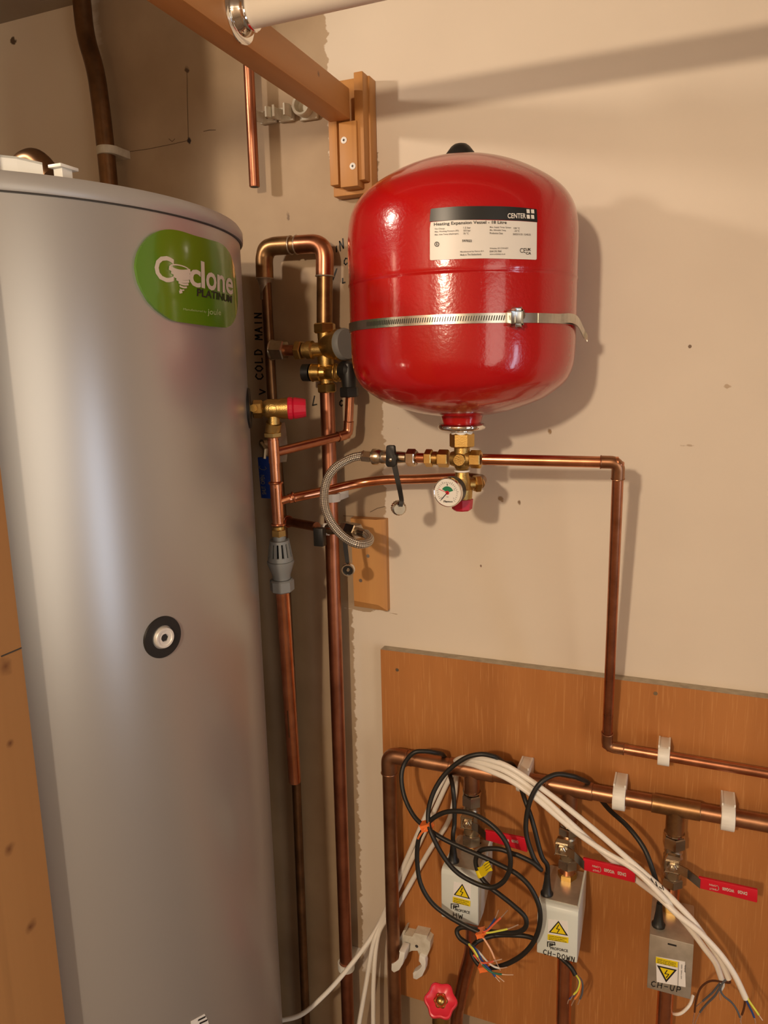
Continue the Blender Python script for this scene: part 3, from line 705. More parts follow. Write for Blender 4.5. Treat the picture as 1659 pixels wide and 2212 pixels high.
# steel strap
zst = zz(704)
strap = thing('steel_band_clamp', (VX+VR, VY, zst), 'silver slotted metal band clamp strapped round the red vessel', 'band clamp')
bw = 9*k
obj('band', MB().lathe((VX, VY, zst-bw), (0,0,1), [(0, VR+.0002), (0, VR+.0012), (2*bw, VR+.0012), (2*bw, VR+.0002)], 160, closed=False), 'zinc', strap)
u0, v0 = VS.hit(795, 715); u1, v1 = VS.hit(1092, 700); mb = MB(); n = 62
for i in range(n):
    u = u0+(u1-u0)*i/n; sh = .0012
    vs_ = [mb.bm.verts.new(VS.to3(u+a, zst+b, .0017)) for a, b in ((-.0005,-bw*.5),(.0004,-bw*.5),(.0004+sh,bw*.5),(-.0005+sh,bw*.5))]; mb.bm.faces.new(vs_)
sl = obj('worm_slots', mb, 'seam', strap, smooth=False); sl['kind'] = 'stuff'
u, v = VS.hit(1108, 700); a = u/VR; nn = Vector((math.sin(a), -math.cos(a), 0)); tt = Vector((math.cos(a), math.sin(a), 0)); up = Vector((0,0,1))
c = VS.to3(u, zst, .004)
obj('worm_housing', MB().obox(c, tt*.007, nn*.004, up*.0065, .0015).obox(c+tt*.002+up*.0, tt*.0035, nn*.0035, up*.0095, .001).lathe(c+tt*.006+up*.002, tt, [(0, .004), (.004, .004), (.005, .003)], 6), 'zinc', strap)
e0 = VS.to3(VS.hit(1225, 712)[0], zst, .0015)
q = [VS.to3(VS.hit(x, 712)[0], zst, .0014+o_) for x, o_ in ((1160,0),(1200,.0006),(1232,.004))] + [P(1262, 722, .09)]
q = catmull(q, 6); mb = MB()
for p0, p1 in zip(q, q[1:]):
    nrm = (p1-p0).cross(up).normalized()*.0006
    mb.prism([p0-up*bw-nrm, p1-up*bw-nrm, p1-up*bw+nrm, p0-up*bw+nrm], up*2*bw)
e1 = q[-1]; mb.prism([e1-up*bw, e1+Vector((.004,0,-bw-.004)), e1+Vector((.004,0,bw-.006)), e1+up*bw], Vector((0,.0012,0)))
obj('band_tail', mb, 'zinc', strap)
obj('wall_hanger', MB().box((VX-.02, -.003, zst-.012), (VX+.02, 0, zst+.012)).box((VX-.010, VY+VR+.001, zst-.008), (VX+.010, 0, zst+.008)), 'zinc', strap)
# tail touching the wall, with its little hook
q = [e1, P(1268, 738, .05), P(1274, 752, .0)]
# ================================================================== BRASS CROSS UNDER THE VESSEL
def cp(px, py, d=VD): return P(px, py, d)
K = mpp(990, 992, VD)
zc_ = zz(991, 990)
cx0 = VX; c0 = Vector((cx0, VY, cp(988, 991).z))
cross = thing('brass_manifold_cross', (c0.x, c0.y, c0.z-.03), 'four-way brass fitting hanging beneath the red vessel neck', 'pipe fitting')
def AXP(px): return Vector((P(px, 990, VD).x, VY, c0.z))
KX = (AXP(900).x-AXP(800).x)/100
ex = Vector((1,0,0)); ez = Vector((0,0,1)); ey = Vector((0,-1,0))
mb = MB().lathe(c0-ex*24*K, ex, [(0, 15*K), (4*K, 16*K), (12*K, 19*K), (24*K, 20.5*K), (36*K, 19*K), (44*K, 14*K), (50*K, 13*K)], 36)
mb.lathe(c0-ez*23*K, ez, [(0, 13*K), (5*K, 16*K), (14*K, 19*K), (23*K, 19.5*K), (33*K, 18*K), (44*K, 17*K), (50*K, 17*K)], 36)
mb.lathe(c0, ey, [(0, 14*K), (14*K, 14*K), (22*K, 13.5*K), (23.5*K, 12*K), (23.5*K, 0)], 32)
obj('body', mb, 'brass_cast', cross)
obj('top_nut', MB().hexnut(c0+ez*25*K, c0+ez*56*K, 23*K, phase=.2), 'brass', cross)
obj('left_hex', MB().hexnut(AXP(947), AXP(970), 17*K, phase=.5), 'brass', cross)
obj('left_neck', MB().cyl(AXP(930), AXP(950), 13*K).lathe(AXP(937), ex, [(0, 15*K), (8*K, 15*K)], 24), 'brass', cross)
obj('left_compression_nut', MB().hexnut(AXP(919), AXP(935), 17*K, phase=.5), 'brass', cross)
obj('right_compression_nut', MB().lathe(c0+ex*22*K, ex, [(0, 12*K), (6*K, 12*K)], 24).hexnut(AXP(1016), AXP(1040), 17*K, phase=.5), 'brass', cross)
obj('seal_ring', MB().torus(c0-ez*26*K, ez, 15*K, 2.2*K, 32, 8), 'ptfe', cross)
# safety valve + gauge below it
sv = thing('safety_valve', (c0.x, c0.y, c0.z-.11), 'brass safety valve with a red cap beneath the brass cross', 'safety valve')
mb = MB().lathe(c0-ez*88*K, ez, [(0, 21*K), (4*K, 22*K), (22*K, 23*K), (26*K, 20*K), (42*K, 19*K), (52*K, 15*K), (62*K, 14*K)], 36)
sd = Vector((.78, .62, 0)).normalized()
mb.cyl(c0-ez*56*K, c0-ez*56*K+sd*34*K, 13*K)
obj('body', mb, 'brass_cast', sv)
obj('outlet_nut', MB().hexnut(c0-ez*56*K+sd*28*K, c0-ez*56*K+sd*42*K, 17*K), 'brass', sv)
cap = MB().lathe(c0-ez*113*K, ez, [(0, 17*K), (4*K, 22*K), (25*K, 24*K), (26*K, 22*K)], 8, phase=.3)
obj('red_cap', cap, 'redplastic', sv, angle=25)
gc = P(967, 1064, .188); kg = mpp(967, 1064, .188)
gd = Vector((-.06, -1, -.03)).normalized()
gauge = thing('pressure_gauge', gc-Vector((0,0,.02)), 'small round white pressure gauge with a black case in front of the safety valve', 'pressure gauge')
gb = Vector((gc.x+.003, -VD-.008, gc.z+.002))
obj('case', MB().lathe(gc-gd*.021, gd, [(0, 27*kg), (.003, 31*kg), (.017, 32*kg), (.019, 32*kg)], 48), 'black', gauge)
obj('stem', MB().cyl(gb+Vector((0,.010,0)), gc-gd*.018, .006, 16), 'brass', gauge)
obj('bezel', MB().lathe(gc-gd*.004, gd, [(0, 32.5*kg), (.004, 32.5*kg), (.0055, 31*kg), (.0048, 29.5*kg), (.0035, 29*kg)], 48), 'chrome', gauge)
obj('dial', MB().lathe(gc-gd*.001, gd, [(0, 30*kg), (.0015, 30*kg), (.0015, 0)], 48), 'white', gauge)
gx, gy, gz = frame(gd, (0,0,1)); gx = -gx if gx.x < 0 else gx
gy = Vector((0,0,1)); gy = (gy-gd*gy.dot(gd)).normalized()
class DialS:
    def to3(s, u, v, off=0): return gc + gx*u*kg + gy*v*kg + gd*(.0006+off)
DS = DialS()
def pie(r0, r1, a0, a1, off, mb, n=14):
    for i in range(n):
        t0, t1 = (math.radians(a0+(a1-a0)*j/n) for j in (i, i+1))
        mb.bm.faces.new([mb.bm.verts.new(DS.to3(r*math.cos(t), r*math.sin(t), off)) for r, t in ((r0,t0),(r1,t0),(r1,t1),(r0,t1))])
    return mb
obj('green_zone', pie(4, 14, 20, 150, .0003, MB()), 'gaugegreen', gauge, smooth=False)
obj('red_centre', pie(0.01, 4.2, 0, 360, .0007, MB()), 'redvinyl', gauge, smooth=False)
mb = MB(); V2 = lambda a, r: Vector((r*math.cos(math.radians(a)), r*math.sin(math.radians(a))))
ribbon(DS, [V2(160, 4), V2(160, 21)], 1.3*kg/kg*.9, .0008, mb) if False else None
def drib(a0, r0, r1, w, off, mb):
    d = V2(a0, 1); n_ = Vector((-d.y, d.x))*w/2
    mb.bm.faces.new([mb.bm.verts.new(DS.to3(*p, off)) for p in (d*r0-n_, d*r1-n_, d*r1+n_, d*r0+n_)])
drib(160, 3, 21, 1.2, .0008, mb); obj('red_pointer', mb, 'redvinyl', gauge, smooth=False)
mb = MB(); drib(228, -2, 21, 1.6, .0010, mb); obj('black_pointer', mb, 'ink', gauge, smooth=False)
mb = MB()
for i in range(26):
    a_ = 228 - i*270/25*1.02
    drib(a_, 20.5, 26 if i % 5 == 0 else 24, .7, .0004, mb)
class Q:
    def hit(s, x, y): return Vector((x, y))
    def to3(s, u, v, off=0): return DS.to3(u, v, off)
QS = Q()
for s_, x, y, h in (('1', -1, 15.5, 4), ('2', 15, 6, 4), ('0', -15, -13, 3), ('3', 13, -13, 3)): text(QS, s_, (x, y), (x+h*.45, y), (x, y+h), .0004, mb=mb)
text(QS, 'bar', (-2, -10), (3, -10), (-2, -7.5), .0004, mb=mb); text(QS, 'Flamco', (-9, -22), (12, -21), (-9, -17.5), .0004, .03, mb=mb)
obj('dial_print', mb, 'ink', gauge, smooth=False)

# horizontal / vertical / horizontal copper run on the right
px_r = P(1335, 1010, .118); pdn = P(1313, 1592, .052); zr = c0.z
A = Vector((c0.x+46*K, c0.y, c0.z)); B = P(1336, 999, .125); Cc = P(1311, 1612, .050)
E_ = P(1434, 1633, .045); Fx = P(1659, 1671, .045)
E_.z = Cc.z; end = Cc + (Fx-Cc).normalized()*.9
run = thing('copper_heating_pipe', Cc, 'slim copper pipe running right from the brass cross, then down onto the board', 'pipe')
def seg(name, a, b, r, m='copper', par=run, s=24): return obj(name, MB().cyl(a, b, r, s), m, par)
rp = 12.3*mpp(1190, 994, .135)
def elbow(par, a, c, b, r, bend, ln, m, name='elbow', lip=True):
    a, c, b = Vector(a), Vector(c), Vector(b); u = (a-c).normalized(); v = (b-c).normalized()
    q = fillet([c+u*(bend+ln), c, c+v*(bend+ln)], bend, 12); mb = MB().tube(q, r*1.13, 24)
    if lip:
        for w_, p_ in ((u, c+u*(bend+ln)), (v, c+v*(bend+ln))): mb.torus(p_, w_, r*1.10, r*.12, 24, 8)
    return obj(name, mb, m, par)
seg('horizontal_tube', A, B, rp, 'copper'); seg('drop_tube', B, Cc, rp*.99, 'copper_mid'); seg('board_tube', Cc, end, rp*.98, 'copper_mid')
elbow(run, A, B, Cc, rp, .010, .010, 'copper_old'); elbow(run, B, Cc, end, rp, .010, .012, 'copper_old')

# ================================================================== VALVE LEFT OF THE CROSS (filling loop, upper end)
zx = lambda px, py, d=VD: P(px, py, d)
c1 = AXP(919)
stub = tag(obj('copper_stub', MB().cyl(c1-ex*22*KX, c1+ex*4*KX, 11*K), 'copper'), 'short bright copper stub between the black-handled valve and the brass cross', 'pipe')
vt = thing('isolating_valve', c1-ex*60*KX-ez*.03, 'chromed isolating valve with a black butterfly handle left of the brass cross', 'valve')
v0 = AXP(899)
obj('compression_nut', MB().hexnut(v0-ex*19*KX, v0, 17*K, phase=.5).torus(v0-ex*1*KX, ex, 14*K, 3*K, 24, 8), 'nickel', vt)
mb = MB().lathe(v0-ex*76*KX, ex, [(0, 13*K), (3*K, 15*K), (9*K, 15*K), (20*K, 15.5*K), (24*K, 14*K), (40*K, 14*K), (55*KX, 12*K)], 32)
obj('body', mb, 'nickel', vt)
obj('hose_union', MB().lathe(v0-ex*98*KX, ex, [(0, 10*K), (3*K, 13*K), (6*K, 18*K), (20*K, 18.5*K), (26*K, 15*K)], 32), 'nickel', vt)
hc = v0-ex*46*KX + ey*15*K
mb = MB().prism([hc+ex*a*K+ez*b*K for a, b in ((-10,26),(-7,29),(7,29),(10,26),(8,12),(13,8),(13,-14),(8,-19),(-8,-19),(-12,-14),(-11,8),(-9,12))], ey*11*K, .001)
obj('butterfly_handle', mb, 'black', vt)
obj('handle_screw', MB().lathe(hc+ey*10*K-ez*3*K, ey, [(0, 4*K), (2*K, 4*K), (3*K, 2*K)], 16), 'nickel', vt)
sp_ = [P(852, 1003, VD+.012), P(858, 1030, VD+.013), P(863, 1052, VD+.013), P(868, 1080, VD+.010), P(866, 1094, VD+.012)]
def strap_ribbon(q, w0, w1, th):
    q = catmull(q, 6); mb = MB(); n = len(q)
    for i in range(n-1):
        wa = w0+(w1-w0)*i/(n-1); wb = w0+(w1-w0)*(i+1)/(n-1)
        mb.prism([q[i]-ex*wa, q[i]+ex*wa, q[i+1]+ex*wb, q[i+1]-ex*wb], ey*th)
    return mb
st = obj('cap_strap', strap_ribbon(sp_, 6*K, 4.5*K, .0022), 'black', vt)
cc_ = P(861, 1097, VD+.004); dv = Vector((.55, -.80, -.1)).normalized()
cpn = obj('blanking_cap', MB().lathe(cc_-dv*.004, dv, [(0, 14*K), (.001, 16*K), (.008, 16*K), (.010, 13*K), (.010, 0)], 20), 'nickel', vt, angle=25)
mb = MB()
for i in range(20):
    x_, y_, z_ = frame(dv); a_ = 2*PI*i/20; rr = x_*math.cos(a_)+y_*math.sin(a_)
    mb.obox(cc_-dv*.0+rr*16*K, rr*.0006, rr.cross(dv)*.0007, dv*.003)
obj('knurling', mb, 'nickel', cpn, smooth=False)

# braided filling loop
kh = 9.6*mpp(760, 1080, .16)
hp = [AXP(801), P(785, 984, VD+.001), P(764, 988, VD+.003), P(744, 997, VD+.004), P(722, 1012, VD+.008), P(706, 1038, VD+.01), P(700, 1072, VD+.012), P(705, 1105, VD+.014), P(720, 1135, VD+.016), P(744, 1161, VD+.016), P(772, 1175, VD+.012), P(793, 1173, VD-.005), P(799, 1163, VD-.03), P(790, 1153, VD-.05), P(772, 1148, VD-.062)]
hose = thing('braided_filling_hose', hp[5], 'braided steel flexible hose curving round below the black-handled valve', 'hose')
obj('braided_sleeve', MB().tube(catmull(hp[1:-1], 10), kh, 24, uvs=True), 'braid', hose)
obj('crimp_ferrule', MB().hexnut(hp[1]+(hp[1]-hp[2]).normalized()*-.002, hp[0]+ex*.001, kh*1.15).torus(hp[1], hp[0]-hp[1], kh*1.12, .0008, 24, 8), 'nickel', hose)
obj('crimp_ferrule', MB().tube([hp[-2]+(hp[-3]-hp[-2]).normalized()*.003, hp[-1]], kh*1.12, 24), 'nickel', hose)
# lower end valve
lv = P(750, 1143, VD-.075); kl = mpp(750, 1143, VD-.075)
lower = thing('lower_isolating_valve', lv-ez*.03, 'chromed valve with black handle and hanging cap at the lower end of the hose', 'valve')
lx = (hp[-1]-lv).normalized()
obj('hose_nut', MB().hexnut(lv+lx*6*kl, hp[-1]+lx*.002, 15*kl), 'nickel', lower)
b0 = P(702, 1143, VD-.085)
obj('body', MB().tube([b0, lv, lv+lx*8*kl], 12*kl, 24).hexnut(lv-ex*12*kl, lv+ex*2*kl, 15*kl), 'nickel', lower)
obj('tape', MB().cyl(b0-ex*2*kl, b0+ex*10*kl, 13.5*kl), 'ptfe', lower)
h_ = P(689, 1158, .095)
obj('handle', MB().box((h_.x-11*kl, h_.y-.004, h_.z-22*kl), (h_.x+12*kl, h_.y+.008, h_.z+18*kl), .0015), 'black', lower)
q = [P(746, 1150, .10), P(747, 1180, .102), P(750, 1205, .104), P(752, 1222, .106)]
obj('cap_strap', strap_ribbon(q, 5*kl, 4*kl, .002), 'black', lower)
cc_ = P(752.5, 1230, .108); dv = Vector((.25,-.95,-.15)).normalized()
c_ = obj('blanking_cap', MB().lathe(cc_-dv*.004, dv, [(0, 13.5*kl), (.006, 14.5*kl), (.008, 13.5*kl), (.008, 11*kl), (.004, 11*kl)], 28), 'chrome', lower)
obj('cap_washer', MB().lathe(cc_, dv, [(0, 11*kl), (.0025, 11*kl)], 28), 'black', c_); obj('cap_centre', MB().lathe(cc_+dv*.0025, dv, [(0, 4*kl), (.001, 3*kl)], 16), 'chrome', c_)

# ================================================================== DISCHARGE SIDE: relief valve, tees, tundish
PD = .165
k2 = mpp(590, 885, PD)
ax = (P(661, 887, PD-.015)-P(546, 884, PD+.015)).normalized()
# keep the valve axis level
ax.z = 0; ax.normalize()
o_ = P(546, 884, PD+.015)
rv = thing('temperature_relief_valve', PORT, 'brass relief valve with a crimson cap screwed into the cylinder side', 'relief valve')
L_ = (P(661, 887, PD-.015)-o_).length; u_ = L_/115
obj('stub', MB().tube([PORT+PN*.006, o_+ax*4*u_], 8*u_, 20), 'brass', rv)
obj('inlet_nut', MB().hexnut(o_, o_+ax*21*u_, 17*u_, phase=.4), 'brass_cast', rv)
jc = o_+ax*44*u_
obj('body', MB().lathe(o_+ax*20*u_, ax, [(0, 15*u_), (4*u_, 17*u_), (12*u_, 21*u_), (40*u_, 21*u_), (40*u_, 22.5*u_), (56*u_, 23*u_), (57*u_, 20*u_)], 40).cyl(jc, jc-ez*34*u_, 13*u_), 'brass_cast', rv)
q_ = [(o_+ax*(44+9*math.cos(a))*u_ - ez*9*math.sin(a)*u_) for a in [2*PI*i/20 for i in range(21)]]
nd_ = Vector((ax.y, -ax.x, 0)); nd_ = nd_ if nd_.y < 0 else -nd_
obj('cast_mark', MB().tube([p_+nd_*20.6*u_ for p_ in q_], .0006, 6), 'brass_cast', rv)
obj('crimson_cap', MB().lathe(o_+ax*76*u_, ax, [(0, 23*u_), (3*u_, 25*u_), (10*u_, 24*u_), (12*u_, 21.5*u_), (14*u_, 24*u_), (34*u_, 20.5*u_), (39*u_, 19*u_), (39*u_, 0)], 18), 'redplastic', rv, angle=15)
T0 = jc-ez*30*u_
yl = lambda py: T0.z + (P(595, py, PD).z - P(595, 915, PD).z)
ln_ = lambda py: P(589.5+(py-943)*.062, py, PD-(py-943)*.00005)
obj('outlet_collar', MB().cyl(T0, ln_(933), 17*u_, 32), 'brass_cast', rv); obj('outlet_nut', MB().hexnut(ln_(932), ln_(944), 18*u_), 'brass', rv)
dp = thing('discharge_pipe', ln_(1140), 'bright copper discharge pipe with two tee branches dropping from the relief valve', 'pipe')
def dseg(name, y0, y1, r, m='copper', n=24): return obj(name, MB().cyl(ln_(y0), ln_(y1), r*u_, n), m, dp)
dseg('upper_tube', 940, 1050, 11.3)
mb = MB().cyl(ln_(950), ln_(1000), 12.6*u_); obj('upper_tee', mb, 'copper', dp)
mb = MB().cyl(ln_(1043), ln_(1133), 13.6*u_)
for y_ in (1043, 1133): mb.torus(ln_(y_), ez, 14*u_, 3*u_, 28, 8)
t2 = ln_(1085); t2e = P(634, 1074, PD-.02)
mb.tube([t2, t2+(t2e-t2)*.55, t2e], [10*u_, 9*u_, 10*u_], 20).torus(t2e, t2e-t2, 10.5*u_, 3*u_, 24, 8)
obj('lower_tee', mb, 'copper', dp)
obj('tee_ribs', MB().cyl(ln_(1052)+Vector((.004,-.0075,0)), ln_(1128)+Vector((.004,-.0075,0)), .0012, 8), 'copper_mid', dp)
obj('thread_adaptor', MB().cyl(ln_(1136), ln_(1146), 14*u_).hexnut(ln_(1142), ln_(1158), 15*u_), 'brass', dp)
# tundish
td = thing('tundish', ln_(1275), 'grey plastic slotted tundish in the discharge pipe below the copper tees', 'tundish')
tp = lambda py: ln_(py); w0_, w1_ = 22.5*u_, 29.5*u_
a_, b_ = tp(1166), tp(1209); dz = (b_-a_)
obj('neck', MB().cyl(tp(1156), tp(1166), 15*u_, 32).lathe(a_, dz, [(0, 20*u_), (4*u_, w0_)], 32), 'greyplastic', td)
mb = MB(); N_ = 14
for i in range(N_):
    for half in (0,):
        t0 = 2*PI*i/N_; t1 = t0+2*PI/N_*.58
        x_, y_, z_ = frame(dz); pts = []
        def pp(t, s_, r): return a_+dz*s_+(x_*math.cos(t)+y_*math.sin(t))*r
        for s0, s1 in ((.12, .80),):
            r0 = w0_+(w1_-w0_)*s0; r1 = w0_+(w1_-w0_)*s1
            v = [pp(t0,s0,r0), pp((t0+t1)/2,s0,r0*1.005), pp(t1,s0,r0), pp(t1,s1,r1), pp((t0+t1)/2,s1,r1*1.005), pp(t0,s1,r1)]
            w_ = [pp(t0,s0,r0*.8), pp((t0+t1)/2,s0,r0*.8), pp(t1,s0,r0*.8), pp(t1,s1,r1*.8), pp((t0+t1)/2,s1,r1*.8), pp(t0,s1,r1*.8)]
            V = [mb.bm.verts.new(p) for p in v]; Wv = [mb.bm.verts.new(p) for p in w_]
            mb.bm.faces.new(V); mb.bm.faces.new(Wv[::-1])
            for j in range(6): mb.bm.faces.new((V[j], V[(j+1)%6], Wv[(j+1)%6], Wv[j]))
rr_ = lambda s: w0_+(w1_-w0_)*s
mb.lathe(a_, dz, [(0, rr_(0)), (.13*dz.length, rr_(.13)), (.13*dz.length, rr_(.13)*.8), (0, rr_(0)*.8)], 42, closed=True)
mb.lathe(a_, dz, [(.79*dz.length, rr_(.79)), (dz.length, w1_), (dz.length, w1_*.8), (.79*dz.length, rr_(.79)*.8)], 42, closed=True)
mb.lathe(a_, dz, [(.38*dz.length, rr_(.38)*.99), (.44*dz.length, rr_(.44)*.99), (.44*dz.length, rr_(.44)*.82), (.38*dz.length, rr_(.38)*.82)], 42, closed=True) if False else None
obj('slotted_cage', mb, 'greyplastic', td)
obj('inner_cone', MB().lathe(a_, dz, [(0, 8*u_), (dz.length, 10*u_)], 24), 'ink', td)
L2 = (tp(1250)-tp(1211)).length
obj('funnel', MB().lathe(tp(1210), dz, [(0, 29*u_), (.001, 31*u_), (.003, 31*u_), (L2*.55, 25*u_), (L2*.8, 21*u_), (L2, 20.5*u_)], 42), 'greyplastic', td)
obj('hexagonal_nut', MB().hexnut(tp(1250), tp(1276), 26*u_, phase=.35, seg=8), 'greyplastic', td)
a_, b_ = tp(1268), P(637, 1688, .105)
t = thing('wide_copper_pipe', b_, 'bright wide copper pipe leaning down below the grey tundish to an open end', 'pipe')
rb = 14.8*mpp(610, 1300, .15)
obj('pipe_tube', MB().lathe(b_, a_-b_, [(0, rb*.93), (.0008, rb), ((a_-b_).length, rb)], 28), 'copper', t)
obj('scorched_print', MB().tube([b_+(a_-b_)*s_+Vector((.001, -rb*.985, 0)) for s_ in (.26,.30,.34,.40)], .0011, 6), 'copper_dark', t)

# branch to the inlet group (upper) and to the safety valve (lower)
br1 = [ln_(978)+Vector((0,0,0)), P(752, 938, .055), P(756, 855, .055)]
t = thing('upper_branch_pipe', br1[1], 'copper branch pipe sloping from the upper tee to below the black plastic outlet', 'pipe')
r1 = 9.8*mpp(680, 955, .1)
obj('sloping_tube', MB().cyl(br1[0], br1[1], r1), 'copper_mid', t); obj('riser_tube', MB().cyl(br1[1], br1[2], r1*1.0), 'copper_mid', t)
elbow(t, br1[0], br1[1], br1[2], r1, .010, .008, 'copper_mid')
q = [t2e-(t2e-t2)*.3, P(700, 1061, .11), P(770, 1045, .075), P(830, 1037, .066), P(900, 1035, .064), P(975, 1032, .064)]
t = thing('lower_branch_pipe', t2e, 'bent copper pipe running from the lower tee behind the hose to the safety valve', 'pipe')
r2 = 10.3*mpp(830, 1040, .08)
vo = c0-ez*56*K+sd*40*K
q2 = catmull(q, 8)+[P(1012, 1032, .064)]
obj('bent_tube', MB().tube(q2, r2, 24), 'copper', t)
obj('elbow', MB().tube(fillet([P(1005, 1032, .064), P(1040, 1036, .066), vo], .02, 10), r2*1.12, 24), 'tarnish', t)

# ================================================================== COLD MAIN AND INLET GROUP
dW = .036
cm = thing('cold_main_loop', P(600, 580, dW), 'tarnished copper loop with two elbows above the brass inlet valve group', 'pipe')
pA, pB, pC, pE = P(572, 610, dW), P(570, 533, dW), P(702, 525, dW), P(701, 702, dW)
r28 = 17.5*mpp(640, 600, dW)
obj('loop_tube', MB().tube(fillet([pA+ (pB-pA)*.45, pB, pC, pE], .026, 12), r28*.98, 28), 'tarnish', cm)
def fat_elbow(a, c, b): 
    u = (a-c).normalized(); v = (b-c).normalized(); q = fillet([c+u*.045, c, c+v*.045], .03, 12); return MB().tube(q, r28*1.10, 28)
e_ = obj('left_elbow', fat_elbow(pA, pB, pC), 'tarnish', cm); e2_ = obj('right_elbow', fat_elbow(pB, pC, pE), 'copper_mid', cm)
for c_, u in ((pB, (pA-pB).normalized()), (pB, (pC-pB).normalized())): obj('solder_ring', MB().torus(c_+u*.045, u, r28*1.06, .0013, 28, 8), 'solder', e_)
for c_, u in ((pC, (pB-pC).normalized()), (pC, (pE-pC).normalized())): obj('solder_ring', MB().torus(c_+u*.045, u, r28*1.06, .0013, 28, 8), 'solder', e2_)
obj('reducer', MB().lathe(pB+(pA-pB).normalized()*.045, pA-pB, [(0, r28*1.05), (.006, r28*.8), (.018, r28*.62), (.03, r28*.6)], 24), 'solder', cm)
q = [pA+(pB-pA)*.2, P(588, 858, .034), P(610, 1130, .034), P(640, 1690, .03), P(661, 2212, .03)]; q.append(q[-1]+(q[-1]-q[-2]).normalized()*.3)
q[0] = P(574, 600, dW)
cmp_ = thing('cold_main_pipe', q[-1], 'long thin dark copper pipe dropping behind the relief valve and below the open-ended pipe', 'pipe')
obj('pipe_tube', MB().tube(q, .0077, 20), 'copper_dark', cmp_)
# blue lever valve on the cold main
bl = P(572, 1030, .075)
vb = thing('stop_valve', P(600, 1060, .034)-ez*.03, 'stop valve with a navy blue lever, tucked between cylinder and discharge pipe', 'valve')
v_ = P(602, 955, .034)
obj('body', MB().lathe(v_-ez*.03, ez, [(0, .012), (.01, .014), (.03, .015), (.05, .014), (.06, .012)], 6).cyl(v_, v_+ey*.03+Vector((-.012,0,0)), .007), 'nickel_dull', vb)
lv_ = obj('blue_lever', MB().prism([P(556, 988, .075), P(585, 986, .075), P(592, 1078, .075), P(564, 1076, .075)], (0, .004, 0), .0008), 'bluevinyl', vb)
obj('lever_arm', MB().tube([v_+ey*.03+Vector((-.012,0,0)), P(574, 972, .073), P(572, 990, .073)], .004, 8), 'nickel_dull', vb)
mb = MB(); PS_ = PlaneS(.0755); strokes(PS_, 'C', (577, 1018), (575, 1006), (561, 1016), .0009, mb=mb); text(PS_, 'OPEN', (573, 1046), (572, 1026), (564, 1046), .0006, .02, mb=mb); text(PS_, 'SHUT', (576, 1068), (574, 1050), (567, 1068), .0006, .02, mb=mb)
obj('lever_print', mb, 'inkgrey', lv_, smooth=False)
# tee stub from the cold main to the lower isolating valve
tm = P(608, 1124, .036); te = P(684, 1138, .085)
t = thing('cold_branch_pipe', te, 'short dark copper branch running from behind the tundish to the lower black valve handle', 'pipe')
obj('pipe_tube', MB().cyl(tm, te, 10*mpp(650,1130,.06)), 'copper_mid', t); d_ = (te-tm).normalized()
obj('tee_socket', MB().cyl(tm-d_*.01, tm+d_*.02, 11.5*mpp(650,1130,.06)).torus(tm+d_*.02, d_, 12*mpp(650,1130,.06), .0016, 24, 8), 'copper_mid', t)

# inlet control group
iz = mpp(706, 760, .05)
ig = thing('inlet_control_group', P(706, 850, .05), 'brass multi-port inlet control valve behind the left edge of the red vessel', 'valve')
g0, g1 = P(701, 700, dW+.004), P(707, 852, dW+.004)
obj('top_nut', MB().hexnut(P(701, 698, .04), P(702, 720, .04), 21*iz, phase=.3), 'brass', ig)
mb = MB().lathe(P(702, 718, .042), P(706, 836, .042)-P(702, 718, .042), [(0, 17*iz), (.01, 16*iz), (.03, 19*iz), (.05, 18*iz), (.062, 15*iz), (.085, 16*iz)], 32)
dd = Vector((.95, -.30, .06)).normalized(); bc = P(713, 748, .048)
mb.lathe(bc-dd*.012, dd, [(0, 20*iz), (.012, 27*iz), (.024, 31*iz), (.030, 31*iz), (.030, 34*iz), (.036, 34*iz)], 40)
mb.lathe(P(706, 755, .05), P(650, 757, .05)-P(706, 755, .05), [(0, 14*iz), (30*iz, 16*iz), (34*iz, 20*iz), (46*iz, 20*iz), (48*iz, 16*iz), (56*iz, 16*iz)], 28)
obj('body', mb, 'brass_cast', ig)
obj('grey_disc', MB().lathe(bc+dd*.024, dd, [(0, 33*iz), (.006, 34*iz), (.010, 31*iz), (.010, 0)], 40), 'greyplastic', ig)
obj('check_valve_nut', MB().hexnut(P(654, 757, .05), P(640, 757, .05), 19*iz), 'brass_cast', ig)
a_, b_ = P(641, 757, .05), P(586, 756, .05)
obj('copper_tail', MB().cyl(a_, b_+(a_-b_)*.5, 12*iz), 'copper_mid', ig)
obj('end_coupling', MB().hexnut(b_, b_+(a_-b_).normalized()*36*iz, 20*iz).torus(b_+(a_-b_).normalized()*3*iz, a_-b_, 20*iz, 3*iz, 24, 8), 'nickel_dull', ig)
c_ = P(706, 805, .05)
obj('side_port', MB().lathe(c_, P(664, 805, .055)-c_, [(0, 14*iz), (14*iz, 15*iz), (16*iz, 19*iz), (34*iz, 19*iz)], 32).lathe(c_, P(740, 805, .055)-c_, [(0, 14*iz), (10*iz, 18*iz), (24*iz, 18*iz)], 32), 'brass', ig)
obj('port_threads', MB().torus(P(676, 805, .055), ex, 18.5*iz, 1.5*iz, 28, 8).torus(P(726, 805, .055), ex, 18.5*iz, 2*iz, 28, 8).torus(P(734, 805, .055), ex, 18*iz, 1.5*iz, 28, 8), 'brass', ig)
obj('black_plug', MB().cyl(P(670, 805, .055), P(655, 805, .056), 18.5*iz, 32), 'black', ig)
obj('bottom_nut', MB().hexnut(P(706, 828, .042), P(707, 848, .042), 19*iz, phase=.2), 'brass', ig)
ob = thing('black_outlet_elbow', P(753, 858, .055), 'black plastic elbow fitting on the right port of the brass inlet valve', 'pipe fitting')
